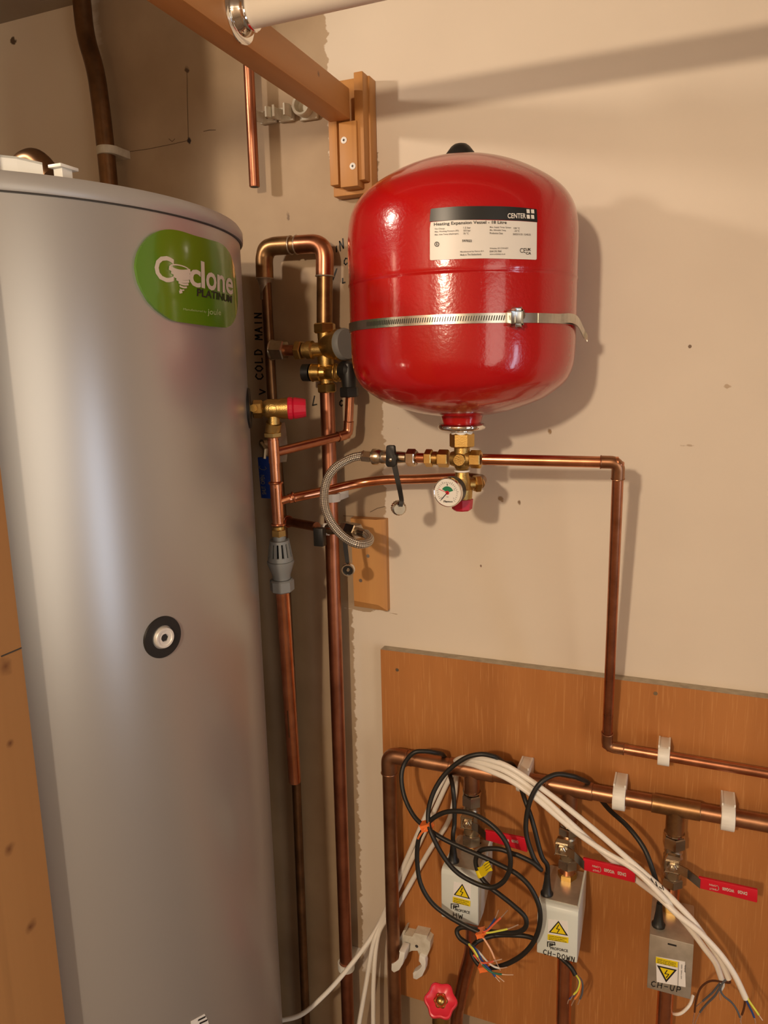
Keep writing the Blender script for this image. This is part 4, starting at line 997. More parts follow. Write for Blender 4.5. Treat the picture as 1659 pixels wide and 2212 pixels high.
obj('elbow_body', MB().lathe(P(738, 800, .055), P(760, 800, .06)-P(738, 800, .055), [(0, 17*iz), (.004, 20*iz), (.014, 20*iz), (.018, 14*iz)], 24).tube([P(752, 786, .058), P(753, 806, .058), P(754, 845, .056)], [14*iz, 17*iz, 15*iz], 24), 'black', ob)
obj('elbow_nut', MB().hexnut(P(754, 836, .056), P(755, 858, .056), 18*iz, phase=.3), 'black', ob)
# main 22 mm pipe
a_, b_ = P(706.5, 846, .040), P(750, 2150, .038); b_ = b_+(b_-a_).normalized()*.4
mp_ = tag(obj('main_feed_pipe', MB().cyl(a_, b_, .0108, 28), MT['copper_shaded']), 'long copper pipe running down the wall from the brass inlet valve to the floor', 'pipe')
c = P(733, 1075, .033); kc = mpp(733, 1075, .03)
def small_clip(px, py, d, r, lab):
    c = P(px, py, d); t = thing('pipe_saddle', (c.x, 0, c.z-.007), lab, 'pipe clip', 'white clips on the main feed pipe')
    mb = MB(); n = 14; Ro, Ri = r+.003, r+.0003
    for i in range(n):
        t0, t1 = (-.15*PI+1.3*PI*j/n+PI for j in (i, i+1))
        f = lambda t, R: Vector((c.x+R*math.cos(t), c.y+R*math.sin(t), c.z-.006))
        mb.prism([f(t0, Ri), f(t0, Ro), f(t1, Ro), f(t1, Ri)], (0,0,.012))
    obj('clip_ring', mb, 'clip', t)
    obj('clip_foot', MB().box((c.x-r, c.y+r*.9, c.z-.006), (c.x+r, 0, c.z+.006), .0008), 'clip', t)
f_ = (P(1,1,0),)
ta = (1075-846)/(2150-846); pxm = 706.5+(750-706.5)*ta; small_clip(pxm+1, 1074, .0396, .0112, 'white plastic clip holding the main feed pipe beside the braided hose')
tb = (2085-846)/(2150-846); small_clip(706.5+43.5*tb, 2085, .038, .0112, 'white plastic clip holding the main feed pipe near the bottom of the picture')

# lower pine block
x0, x1 = P(757, 1220, .02).x, P(826, 1220, .02).x; z0, z1 = pz_(790, 1306, .02), pz_(790, 1122, .02)
bk = thing('wall_batten', ((x0+x1)/2, 0, z0), 'small pine block with sloping edges on the wall behind the hose and hanging cap', 'wood')
ou = [(x0,-.0,z0-.008), (x1+.003,0,z0-.010), (x1+.003,0,z1), (x0,0,z1)]; inn = [(x0+.004,-.019,z0+.004), (x1-.009,-.019,z0+.001), (x1-.009,-.019,z1), (x0+.002,-.019,z1)]
mb = MB(); a_ = [mb.bm.verts.new(p) for p in ou]; m_ = [mb.bm.verts.new((p[0], -.010, p[2])) for p in ou]; b_ = [mb.bm.verts.new(p) for p in inn]
for A_, B_ in ((a_, m_), (m_, b_)):
    for i in range(4): mb.bm.faces.new((A_[i], A_[(i+1)%4], B_[(i+1)%4], B_[i]))
mb.bm.faces.new(b_); mb.bm.faces.new(a_[::-1]); obj('block', mb, 'pineZ', bk)
for px, py in ((795, 1201), (779, 1254)):
    c_ = P(px, py, .019); obj('screw', MB().lathe(c_, (0,-1,0), [(-.001, .0028), (.0004, .0028), (.0004, 0)], 16), 'nickel_dull', bk)
# ================================================================== VENEERED BOARD
BD = .018
bxl = P(824, 1490, BD).x; bzt = (P(822, 1399, BD).z + P(1500, 1494, BD).z)/2; bzb = (P(900, 2158, BD).z + P(1030, 2199, BD).z)/2
bd = thing('veneered_board', ((bxl+.9)/2, 0, bzb), 'orange-brown wood veneered board screwed to the wall behind the heating manifold', 'board')
obj('board_core', MB().box((bxl, -BD+.0012, bzb), (.95, -.0003, bzt)), 'boardedge', bd, smooth=False)
obj('veneer_face', MB().box((bxl, -BD, bzb), (.95, -BD+.0014, bzt-.0003)), 'veneer', bd, smooth=False)
for px, py in ((858, 1447), (1416, 1498)):
    c_ = P(px, py, BD); obj('screw', MB().lathe(c_, (0,-1,0), [(0, .0028), (.0005, .0026), (.0005, 0)], 14), 'nickel_dull', bd)

# ================================================================== MANIFOLD
MD = .052; zm = (P(1228, 1700, MD).z + P(980, 1657, MD).z + P(1626, 1774, MD).z)/3
xm = P(840, 1630, MD).x; R22 = .0109
man = thing('manifold_pipe', (xm, -MD, zm), 'thick horizontal copper manifold pipe with soldered tees across the board', 'pipe')
yv = -MD; top_l = Vector((xm, yv, zm)); rgt = Vector((P(1659, 1784, MD).x+.35, yv, zm))
vb_ = P(849, 2212, MD); dn_ = Vector((xm+.001, yv, vb_.z-.5))
obj('horizontal_tube', MB().cyl(top_l+ex*.02, rgt, R22, 28), 'copper_old', man)
obj('downpipe', MB().cyl(top_l-ez*.02, dn_, R22, 28), 'copper_old', man)
elbow(man, rgt, top_l, dn_, R22, .020, .010, 'copper_old')
TX = [P(1019, 1700, MD).x, P(1229, 1740, MD).x, P(1458, 1778, MD).x]
def at_z(py, X_): return P(CX, py, MD)
def zpix(px, py, d=MD): return P(px, py, d).z
for i, (X_, zlow) in enumerate(zip(TX, (zpix(1019, 1712), zpix(1228, 1778), zpix(1458, 1800)))):
    c_ = Vector((X_, yv, zm)); hw = W(48, 1019+i*215, 1700, MD)
    mb = MB().cyl(c_-ex*hw, c_+ex*hw, R22*1.13, 28).cyl(c_, (X_, yv, zlow), R22*1.08, 24).torus(c_-ex*hw, ex, R22*1.06, .0009, 28, 8).torus(c_+ex*hw, ex, R22*1.06, .0009, 28, 8)
    obj('soldered_tee', mb, 'tarnish' if i == 2 else 'copper_old', man)
c_ = Vector((P(875, 1638, MD).x, yv, zm)); obj('soldered_coupling', MB().cyl(c_, c_+ex*.012, R22*1.06, 28), 'copper_old', man)
# clips
for px, lab in ((1131, 'white clip on the manifold pipe beneath the white cables, left of the other two'), (1338, 'white clip on the manifold pipe, middle one, just above the centre valve'), (1575, 'white clip on the manifold pipe nearest the right edge')):
    xx = P(px, 1720, MD).x; clip_on('X', (xx, yv, zm), R22+.0003, .0165, MD-BD, label=lab, group='white clips along the manifold pipe', wall_t=.0065)
c_ = P(1434, 1630, .045); c_.z = Cc.z + (Fx-Cc).z*((c_.x-Cc.x)/(Fx.x-Cc.x)); c_.y = Cc.y + (Fx-Cc).y*((c_.x-Cc.x)/(Fx.x-Cc.x))
clip_on('X', c_, rp+.0003, .015, -c_.y-BD, label='white clip holding the slim copper pipe above the manifold', wall_t=.0055)

# ================================================================== VALVE ASSEMBLIES
def pxz(X_, py, d=MD):
    "height at which the vertical x = X_ crosses picture row py at depth d"
    lo, hi = 300, 1700
    for _ in range(50):
        mid = (lo+hi)/2
        if P(mid, py, d).x < X_: lo = mid
        else: hi = mid
    return P(lo, py, d).z
def V_(X_, py, d=MD): return Vector((X_, -d, pxz(X_, py, d)))
def isolator(i, X_, ys, piv, lever, lab, printed):
    "ys: rows of nut top, nut bottom, body bottom, lower nut top, lower nut bottom"
    k = mpp(1200, 1820, MD)
    t = thing('lever_isolating_valve', V_(X_, ys[4]), lab, 'valve', None)
    obj('upper_nut', MB().lathe(V_(X_, ys[0]), -ez, [(0, 15*k), (2*k, 20*k), (5*k, 20*k)], 24).hexnut(V_(X_, ys[0]+8), V_(X_, ys[1]), 19.5*k, phase=.35), 'nickel', t)
    a_, b_ = V_(X_, ys[1]), V_(X_, ys[3]); L_ = a_.z-b_.z
    obj('body', MB().lathe(a_, -ez, [(0, 16*k), (L_*.08, 16*k), (L_*.14, 18*k), (L_*.22, 14.5*k), (L_*.30, 19*k), (L_*.45, 19*k), (L_*.62, 20*k), (L_*.80, 18*k), (L_, 16*k)], 32).cyl(V_(X_, piv[1]), V_(X_, piv[1])+ey*.022, 9*k, 20), 'nickel_dull', t)
    obj('lower_nut', MB().hexnut(V_(X_, ys[3]), V_(X_, ys[4]), 19*k, phase=.35), 'nickel', t)
    # steel handle
    pd = MD+.030; p_ = P(piv[0], piv[1], pd); l0 = P(lever[0][0], (lever[0][1]+lever[3][1])/2, LD)
    hd = MB().obox(p_-ey*.002+Vector((0,0,0)), ex*.0085, ey*.0022, ez*.0085, .0012).prism([p_+ex*-.009+ez*.009, p_+ex*.009+ez*.009, p_+ex*.009+ez*.016, p_+ex*-.006+ez*.016], -ey*.006)
    m0, m1 = p_+ex*.008, l0; hgt = ez*.0065
    mid = m0+(m1-m0)*.45+ey*-.004
    for A_, B_ in ((m0, mid), (mid, m1+ex*.002)): hd.prism([A_-hgt, B_-hgt, B_+hgt, A_+hgt], ey*.0022)
    arm = obj('steel_arm', hd, 'nickel', t)
    obj('spindle_nut', MB().hexnut(p_, p_+ey*.004, .0055).lathe(p_+ey*.003, ey, [(0, .0032), (.003, .0032), (.0035, .002)], 16), 'nickel', t)
    q_ = [P(x, y, LD) for x, y in lever]
    lv = obj('red_sleeve', MB().prism(q_, (0, .0045, 0), .0012), 'redvinyl', t)
    S_ = PlaneS(LD)
    a0, a1, a3 = Vector(lever[0]), Vector(lever[1]), Vector(lever[3])
    f = lambda s, v: tuple(a0+(a1-a0)*s+(a3-a0)*v)
    mb = MB()
    if printed:
        text(S_, 'OPEN', f(.30,.34), f(.18,.34), f(.30,.50), .0005, .01, mb=mb); text(S_, 'SHUT', f(.30,.68), f(.18,.68), f(.30,.84), .0005, .01, mb=mb)
        ribbon(S_, [S_.hit(*f(.31+.03*math.sin(t_), .58-.22*math.cos(t_))) for t_ in [PI*j/8 for j in range(9)]], .0007, .0005, mb)
    text(S_, 'WOG600', f(.60,.38), f(.40,.38), f(.60,.68), .0005, .03, mb=mb); text(S_, 'DN20', f(.82,.36), f(.66,.36), f(.82,.66), .0005, .03, mb=mb)
    obj('sleeve_print', mb, 'badgewhite', lv, smooth=False)
    return t
LD = .098
isolator(0, TX[0], (1706, 1738, 1760, 1800, 1822), (1008, 1779), [(1047,1794),(1134,1811),(1139,1842),(1049,1815)], 'left-hand ball valve with a red lever, half hidden by the coiled black cable', False)
isolator(1, TX[1], (1775, 1800, 1815, 1852, 1872), (1213, 1835), [(1259,1854),(1372,1881),(1372,1908),(1260,1880)], 'middle ball valve with a red lever, above the valve box marked CH-DOWN', True)
isolator(2, TX[2], (1796, 1829, 1850, 1892, 1911), (1452, 1873), [(1509,1895),(1637,1923),(1636,1951),(1509,1919)], 'right-hand ball valve with a red lever, above the metal box marked CH-UP', True)

def zone_valve(i, X_, front, ztop_px, zbot_px, dback, dfront, cover, lab, word, wq, sticker, ycu, taper, grom, white=True):
    k = mpp(1200, 2000, MD); xl, xr = front
    t = thing('motorised_zone_valve', V_(X_, zbot_px[0]), lab, 'zone valve')
    x0, x1 = P(xl[0], xl[1], dfront).x, P(xr[0], xr[1], dfront).x
    zt, zb = P(*ztop_px, dfront).z, P(*zbot_px, dfront).z
    # brass valve body on the pipe, behind the box
    a_, b_ = V_(X_, ycu[1]), Vector((X_, -MD, zb+.012))
    obj('valve_body', MB().hexnut(a_+ez*.002, a_-ez*.014, 17*k).lathe(a_-ez*.012, -ez, [(0, 14*k), (.01, 16*k), (a_.z-b_.z-.024, 17*k), (a_.z-b_.z-.012, 15*k)], 24).hexnut(b_+ez*.004, b_-ez*.012, 17*k), 'brass', t)
    if white:
        ch = .014
        prof = [(-dback, zt), (-dfront+.006, zt), (-dfront+.002, zt-.002), (-dfront, zt-.007), (-dfront, zb+.002), (-dfront+.003, zb), (-dfront+taper, zb), (-dback, zb+.030)]
        cv = obj('cover', MB().prism([(x0, y, z) for y, z in prof], (x1-x0, 0, 0), .0015), cover, t)
        tp_ = [(x0+.003, -dback, zt+.0004), (x0+.003, -dfront+.010, zt+.0004), (x1-.003, -dfront+.010, zt+.0004), (x1-.003, -dback, zt+.0004)]
        obj('metal_top_plate', MB().prism(tp_, (0,0,.0012)), 'sheet', t)
        obj('cover_lip', MB().prism([(x1-.0025, -dback, zt), (x1-.0025, -dfront+.009, zt), (x1-.0025, -dback, zt+.010)], (.0025, 0, 0)), cover, t)
    else:
        cv = obj('cover', MB().box((x0, -dfront, zb), (x1, -dback, zt), .0012), cover, t)
        obj('cover_slot', MB().box((x0+(x1-x0)*.42, -dfront-.0002, zt-.009), (x0+(x1-x0)*.62, -dfront+.001, zt-.0065)), 'ink', t)
    obj('top_slot', MB().box((x0+(x1-x0)*.30, -dback-.012, zt+.0008), (x0+(x1-x0)*.72, -dback-.009, zt+.0022)), 'ink', t)
    obj('manual_lever', MB().box((X_-.004, -dback-.008, zt), (X_+.001, -dback-.006, zt+.012), .0006), 'trunk', t)
    g_ = Vector((P(grom[0], grom[1], dfront-.02).x, -dfront+.020, zt))
    obj('cable_grommet', MB().lathe(g_, ez, [(0, .0085), (.003, .0088), (.006, .0065), (.022, .0045), (.034, .0036)], 24), 'rubber', t)
    S_ = PlaneS(dfront)
    (sx0, sy0), (sx1, sy1), (sx3, sy3) = sticker     # top-left, top-right, bottom-left
    A_, B_, D_ = Vector((sx0, sy0)), Vector((sx1, sy1)), Vector((sx3, sy3))
    f = lambda s, v: tuple(A_+(B_-A_)*s+(D_-A_)*v)
    st = obj('warning_sticker', patch(S_, pxpoly(S_, [f(0,0), f(1,0), f(1,1), f(0,1)]), .0004, 6), 'stickerwhite', cv)
    mb = MB(); mk = MB(); mt = MB()
    def tri(pts, off, m_):
        m_.bm.faces.new([m_.bm.verts.new(S_.to3(*S_.hit(*f(*p)), off)) for p in pts])
    if white:
        tri([(.5,.02),(.98,.66),(.04,.60)], .0006, mk); tri([(.5,.10),(.87,.61),(.14,.565)], .0008, mb)
        tri([(0,.68),(1,.74),(1,1),(0,.95)], .0006, mb)
        bolt = [(.52,.22),(.42,.40),(.50,.42),(.42,.58),(.60,.38),(.52,.36),(.60,.22)]
        ribbon(S_, [S_.hit(*f(*p)) for p in [(.52,.20),(.42,.39),(.56,.40),(.46,.56)]], .0011, .001, mt)
        for r_ in range(3): text(S_, ('DANGER OF ELECTRIC SHOCK', 'ISOLATE SUPPLY', 'BEFORE REMOVING COVER')[r_], f(.06, .78+.08*r_), f(.92-.1*(r_==1), .82+.08*r_), f(.06, .73+.08*r_), .0010, .01, mb=mt)
    else:
        tri([(0,0),(.72,.05),(.72,.28),(0,.25)], .0006, mb); tri([(.04,.33),(.70,.37),(.36,.95)], .0006, mk); tri([(.14,.385),(.61,.415),(.365,.83)], .0008, mb)
        ribbon(S_, [S_.hit(*f(*p)) for p in [(.38,.45),(.31,.60),(.44,.60),(.36,.75)]], .0011, .001, mt)
        for r_ in range(3): text(S_, ('DANGER OF ELECTRIC SHOCK', 'ISOLATE SUPPLY', 'BEFORE REMOVING COVER')[r_], f(.05, .10+.065*r_), f(.66, .14+.065*r_), f(.05, .055+.065*r_), .0010, .01, mb=mt)
        ribbon(S_, [S_.hit(*f(.745, .04)), S_.hit(*f(.745, .98))], .0005, .001, mt)
        text(S_, 'Honeywell', f(.93,.12), f(.93,.40), f(.99,.12), .0008, .02, mb=mt); text(S_, '230V 50Hz 6W', f(.83,.12), f(.83,.70), f(.87,.12), .0008, .01, mb=mt)
    obj('sticker_yellow', mb, 'yellow', st, smooth=False) ; obj('sticker_triangle', mk, 'ink', st, smooth=False); obj('sticker_print', mt, 'ink', st, smooth=False)
    mb = MB(); strokes(S_, word, wq[0], wq[1], wq[2], .0011, .0006, mb); obj('handwritten_label', mb, 'ink', cv, smooth=False)
    if white:
        mb = MB(); bl_ = Vector(wq[3])
        g2 = lambda x, y: tuple(bl_+Vector((x*.8, y*.6+x*.12)))
        for q in ([(0,0),(0,-17),(19,-19),(20,-10),(9,-8)], [(6,0),(6,-12),(15,-12)], [(6,-6),(13,-6)]): ribbon(S_, [S_.hit(*g2(*p)) for p in q], .0013, .0007, mb)
        text(S_, 'PROFORCE', wq[4], wq[5], (wq[4][0], wq[4][1]-6), .0007, .02, mb=mb); obj('maker_mark', mb, 'ink', cv, smooth=False)
    return t, g_
_, G1 = zone_valve(0, TX[0], ((953,1940),(1033,1950)), (992,1885), (998,1994), .034, .118, 'whiteplastic', 'white zone valve box handwritten HW, behind the coiled black cable', 'HW',
    ((977,1980),(1001,1985),(977,1970), (975,1962), (983,1967), (1015,1974)), ((980,1904),(1018,1911),(978,1951)), (1806,1826), .030, (979,1862))
_, G2 = zone_valve(1, TX[1], ((1160,2010),(1248,2020)), (1205,1960), (1205,2072), .034, .118, 'whiteplastic', 'white zone valve box handwritten CH-DOWN, in the middle of the three', 'CH-DOWN',
    ((1172,2060),(1242,2078),(1173,2050), (1183,2044), (1189,2050), (1227,2057)), ((1184,1985),(1229,1990),(1183,2032)), (1872,1885), .030, (1181,1945))
_, G3 = zone_valve(2, TX[2], ((1400,2080),(1496,2090)), (1450,2029), (1445,2147), .034, .112, 'sheet', 'bare metal zone valve box handwritten CH-UP, nearest the right edge', 'CH-UP',
    ((1404,2129),(1472,2144),(1406,2118), None), ((1417,2066),(1483,2078),(1415,2120)), (1911,1950), .0, (1422,2000), white=False)
# short pipes between the ball valves and the zone valves, pipes beneath
for (X_, y0, y1, lab) in ((TX[0],1818,1836,'short copper tail between the left ball valve and the box marked HW'), (TX[1],1868,1892,'short copper tail between the middle ball valve and the box marked CH-DOWN'), (TX[2],1907,1962,'copper tail between the right ball valve and the metal box marked CH-UP')):
    tag(obj('copper_tail', MB().cyl(V_(X_, y0), V_(X_, y1), R22), 'copper'), lab, 'pipe')
def zb_of(px, py, d): return P(px, py, d).z
q = [Vector((TX[0], -MD, P(998,1994,.118).z+.006)), V_(TX[0], 2040), P(1003, 2110, MD-.008), P(992, 2165, MD-.008), P(985, 2225, MD-.008)]; q.append(q[-1]+Vector((-.01,0,-.3)))
tag(obj('copper_drop_pipe', MB().tube(catmull(q, 6), R22*.95, 24), 'copper_mid'), 'copper pipe leaning down and left beneath the HW valve box to behind the red wheel', 'pipe')
for X_, pz, lab in ((TX[1], (1205,2072,.118), 'copper pipe dropping beneath the box marked CH-DOWN'), (TX[2], (1445,2147,.112), 'copper pipe dropping beneath the metal box marked CH-UP')):
    z0 = P(*pz).z+.006; tag(obj('copper_drop_pipe', MB().cyl((X_, -MD, z0), (X_, -MD, z0-.7), R22, 28), 'copper'), lab, 'pipe')

# ================================================================== EMPTY DOUBLE CLIP AND RED WHEEL VALVE
ez5 = lambda x, y: (780+x/5.925, 1920+y/5.925)
S2 = .036
body = [(455,760),(465,700),(500,620),(540,535),(572,522),(548,590),(655,612),(682,565),(848,600),(838,642),(885,680),(880,780),(850,850),(818,885),(745,850),(722,792),(650,792),(590,822),(574,898),(552,885),(520,880),(480,850)]
t = thing('empty_double_clip', P(890, 2090, BD), 'empty off-white double pipe clip on the board, above and left of the red wheel', 'pipe clip')
def solid(name, pts, d0, d1, m, par, bev=.0012):
    q = [P(*ez5(*p), d1) for p in pts]; return obj(name, MB().prism(q, (0, d1-d0, 0), bev), m, par)
solid('clip_body', body, BD, S2, 'clipdirty', t, 0)
solid('clip_hook', [(480,800),(500,840),(492,905),(440,950),(388,960),(385,1045),(420,1076),(485,1045),(535,965),(552,880),(560,820)], .042, .064, 'clip', t)
solid('clip_hook', [(745,850),(735,930),(790,985),(765,1025),(700,1050),(660,1078),(664,1150),(710,1166),(780,1122),(820,1040),(826,960),(818,885)], .030, S2+.006, 'clip', t)
for x, y in ((560,735),(712,735)): obj('screw_hole', MB().lathe(P(*ez5(x, y), S2), (0,-1,0), [(0, .0028), (.0002, .0028)], 12), 'seam', t)

wc = P(952, 2162, .125); wk = mpp(952, 2162, .125); wd_ = Vector((.20, -.62, .76)).normalized()
wv = thing('gate_valve', P(952, 2250, .08), 'brass gate valve with a crimson lobed wheel handle at the bottom edge', 'valve')
x_, y_, z_ = frame(wd_); mb = MB(); N_ = 84
def wr(a): return (34+2.6*math.cos(6*a+.4))*wk
rows = [(-.006, .93, None), (-.004, 1.0, None), (.002, 1.0, None), (.0045, .95, None), (.005, .86, None), (.003, .72, None), (.002, .42, None)]
rings = []
for tt_, fr, _n in rows: rings.append([mb.bm.verts.new(wc+wd_*tt_+(x_*math.cos(a)+y_*math.sin(a))*wr(a)*fr) for a in [2*PI*i/N_ for i in range(N_)]])
rings.append([mb.bm.verts.new(wc+wd_*-.002+(x_*math.cos(a)+y_*math.sin(a))*15*wk) for a in [2*PI*i/N_ for i in range(N_)]])
rings.append([mb.bm.verts.new(wc+wd_*-.006+(x_*math.cos(a)+y_*math.sin(a))*20*wk) for a in [2*PI*i/N_ for i in range(N_)]])
rings.append(rings[0])
for A_, B_ in zip(rings, rings[1:]):
    for i in range(N_): mb.bm.faces.new((A_[i], A_[(i+1)%N_], B_[(i+1)%N_], B_[i]))
obj('wheel', mb, 'redwheel', wv)
obj('wheel_nut', MB().hexnut(wc-wd_*.002, wc+wd_*.005, 13*wk).lathe(wc+wd_*.0048, wd_, [(0, 12*wk), (.003, 10*wk), (.006, 6*wk), (.0068, 0)], 24), 'brass', wv)
sp0 = wc-wd_*.004; sp1 = wc-wd_*.050
obj('bonnet', MB().lathe(sp1, wd_, [(0, .012), (.012, .013), (.02, .0155), (.034, .0155), (.036, .011), (.044, .009), (.052, .007)], 6).cyl(sp1-wd_*.01, sp0, .006, 16), 'brass', wv)
obj('body', MB().tube([wc-wd_*.030, wc-wd_*.034-ez*.025, wc-wd_*.034-ez*.11], [.0105, .0135, .0135], 20), 'brass_cast', wv)

# ================================================================== CABLES
def cable(name, pts, r, m, lab, par=None, n=7, cat='cable', group=None):
    q = catmull([P(*p) for p in pts], n); mb = MB().tube(q, r, 12)
    o = obj(name, mb, m, par)
    if par is None: tag(o, lab, cat, group)
    return o, q
def wires(par, ws, r=.0013):
    for m, pts in ws:
        q = catmull([P(*p) for p in pts], 6); cut = max(2, len(q)-7)
        w = obj('wire', MB().tube(q[:cut], r, 8), m, par); obj('bare_end', MB().tube(q[cut-1:], r*.6, 6), 'barecopper', w)
z3 = lambda x, y, d: (780+x/3.5, 1580+y/3.5, d)
z4 = lambda x, y, d: (1100+x/2.968, 1560+y/2.968, d)
RC = .0033
g1p = [G1.x, G1.y, G1.z]
def blk(name, pts3, lab, group='black flex cables of the zone valves'):
    root = thing(name, pts3[0], lab, 'cable', group)
    q = catmull(pts3, 7); obj('sheath', MB().tube(q, RC, 14), 'rubber', root); return root
B_ = lambda L: [P(*p) for p in L]
k1 = [G1+ez*.02, G1+ez*.045] + B_([z3(706,700,.092), z3(705,560,.088), z3(692,410,.080), z3(668,320,.050), z3(650,262,.031), z3(640,210,.034)]) + \
     B_([z3(612,172,.056), z3(560,160,.070), z3(490,150,.078), z3(400,160,.085), z3(330,240,.09), z3(305,350,.10), z3(330,500,.11), z3(400,640,.122), z3(490,725,.130), z3(600,800,.134), z3(740,870,.136),
         z3(900,940,.138), z3(1050,1010,.138), z3(1180,1080,.138), z3(1280,1180,.140), z3(1345,1320,.142), z3(1352,1450,.142), z3(1310,1580,.142), z3(1230,1680,.14), z3(1120,1750,.138), z3(1000,1785,.135), z3(900,1770,.13),
         z3(845,1700,.126), z3(838,1640,.118), z3(885,1585,.108), z3(1000,1545,.098), z3(1150,1540,.09), z3(1290,1560,.085), (1190,2050,.078), (1215,2072,.080), (1232,2088,.085), (1243,2106,.088)])
c1_ = blk('black_flex_cable', k1, 'black flex from the HW valve box, tail hanging with wires beneath the CH-DOWN box')
wires(c1_, [('wblue', [(1243,2104,.088),(1251,2122,.09),(1244,2144,.09),(1229,2160,.09),(1226,2168,.09)]), ('worange', [(1244,2104,.088),(1254,2122,.092),(1250,2145,.094),(1240,2160,.094),(1234,2172,.094)]),
            ('wgrey', [(1244,2104,.088),(1257,2120,.089),(1258,2142,.09),(1252,2160,.09),(1248,2170,.09)]), ('wyellow', [(1243,2104,.088),(1252,2120,.095),(1248,2138,.096),(1238,2150,.096),(1232,2160,.096)])])
k2_ = [G2+ez*.02, G2+ez*.045] + B_([z4(205,850,.10), z4(150,640,.092), z4(95,480,.080), z4(70,400,.052), z4(50,330,.031), z4(20,270,.033)]) + \
     B_([z3(1082,235,.060), z3(1040,205,.085), z3(1000,188,.096), z3(900,172,.102), z3(780,205,.106), z3(650,305,.11), z3(562,430,.118), z3(516,560,.126), z3(508,680,.134), z3(540,790,.144), z3(620,940,.148), z3(720,1060,.15),
         z3(850,1140,.15), z3(980,1180,.15), z3(1070,1140,.15), z3(1120,1055,.15), z3(1128,950,.15), z3(1090,830,.148), z3(1000,720,.144), z3(880,640,.14), z3(760,605,.138), z3(640,610,.136), z3(540,660,.134), z3(475,735,.132),
         z3(432,830,.134), z3(424,980,.136), z3(450,1150,.14), z3(530,1290,.142), z3(650,1390,.144), z3(780,1465,.144), z3(895,1520,.144)])
c2_ = blk('black_flex_cable', k2_, 'black flex from the CH-DOWN valve box, arching over the white cables')
wires(c2_, [('wblue', [z3(890,1518,.144), z3(945,1505,.146), z3(985,1460,.148), z3(1018,1405,.15), z3(1040,1350,.15)]), ('wred', [z3(890,1518,.144), z3(950,1508,.148), z3(1000,1460,.15), z3(1065,1400,.152), z3(1108,1352,.154)]),
            ('wyellow', [z3(890,1520,.144), z3(960,1522,.148), z3(1040,1508,.15), z3(1120,1490,.152), z3(1188,1462,.154)]), ('wpink', [z3(885,1522,.146), z3(930,1570,.15), z3(980,1650,.152), z3(1015,1730,.152), z3(1052,1805,.152)])])
k3_ = [G3+ez*.02, G3+ez*.045] + B_([z4(920,950,.104), z4(862,805,.096), z4(760,670,.080), z4(650,570,.050), z4(590,500,.031), z4(540,430,.032)]) + \
     B_([z4(500,385,.054), z4(450,362,.072), z4(400,345,.082), z4(300,335,.092), z4(205,385,.104), z4(145,475,.110), z4(112,600,.114), z4(110,720,.118), z4(150,850,.122), z4(190,925,.124), z4(203,945,.126), z4(150,900,.128), z4(60,855,.128),
         z3(1150,925,.128), z3(1050,890,.128), z3(950,888,.128), z3(890,915,.128), z3(866,990,.13), z3(900,1090,.134), z3(965,1170,.138), z3(1050,1235,.140), z3(1150,1315,.14), z3(1238,1400,.14), z3(1245,1475,.14), z3(1180,1520,.138),
         z3(1050,1522,.134), z3(900,1502,.13), z3(775,1480,.13), z3(725,1505,.132), z3(745,1560,.136), z3(815,1610,.14)])
c3_ = blk('black_flex_cable', k3_, 'black flex from the metal CH-UP valve box, carrying the yellow tag, ending in coloured wires')
wires(c3_, [('wblue', [z3(812,1608,.14), z3(870,1650,.145), z3(920,1740,.148), z3(980,1810,.15), z3(1020,1860,.15), z3(1048,1892,.15)]), ('wgreen', [z3(812,1608,.14), z3(855,1660,.148), z3(910,1755,.15), z3(985,1820,.152), z3(1080,1838,.152), z3(1152,1840,.152)]),
            ('wwhite', [z3(815,1606,.14), z3(880,1655,.143), z3(945,1730,.15), z3(1000,1775,.155), z3(1055,1790,.155), z3(1105,1782,.155)]), ('worange', [z3(812,1610,.14), z3(840,1645,.146), z3(890,1720,.144), z3(990,1820,.146), z3(1050,1865,.146), z3(1082,1892,.146)]),
            ('wred', [z3(850,1690,.144), z3(905,1745,.150), z3(960,1748,.154), z3(1010,1735,.156), z3(1065,1722,.156)]), ('wyellow', [z3(812,1606,.141), z3(850,1648,.149), z3(888,1715,.151), z3(915,1765,.152)])])
# yellow tag on the third flex
tg = thing('cable_tag', P(*z3(915,1030,.14)), 'bent yellow printed tag wrapped round the black cable in front of the HW box', 'tag')
def curl(pts, w, m, name):
    q = catmull(pts, 5); mb = MB()
    for p0, p1 in zip(q, q[1:]): mb.prism([p0-w, p1-w, p1+w, p0+w], ey*.0006)
    return obj(name, mb, m, tg)
wv_ = (P(*z3(955,990,.14))-P(*z3(985,1060,.14)))*.5
tf = curl([P(*z3(895,1062,.137)), P(*z3(925,1055,.141)), P(*z3(950,1025,.146)), P(*z3(980,1015,.148))], wv_, 'yellow', 'tag_flag')
tc_ = P(*z3(893,1070,.1335)); tc2 = P(*z3(905,1100,.1345))
obj('tag_wrap', MB().cyl(tc_-(tc2-tc_)*.8, tc2, .0043, 20), 'yellow', tg)
mb = MB(); q0, q1 = P(*z3(935,1035,.149)), P(*z3(975,1005,.151))
for s_ in (-.5, 0, .5): mb.tube([q0+wv_*s_, q1+wv_*s_], .0003, 5)
obj('tag_print', mb, 'ink', tf, smooth=False)
def tie(px, py, d, w, h, lab, tail):
    c_ = P(px, py, d); t = thing('orange_cable_tie', c_, lab, 'cable tie', None)
    obj('tie_band', MB().obox(c_, Vector((w,0,w*.5)), ey*.0065, Vector((-h*.4,0,h)), .001), 'tie', t)
    obj('tie_tail', MB().tube([c_+ey*.004]+[P(*p) for p in tail], [.0016]*(1+len(tail)), 6), 'tie', t)
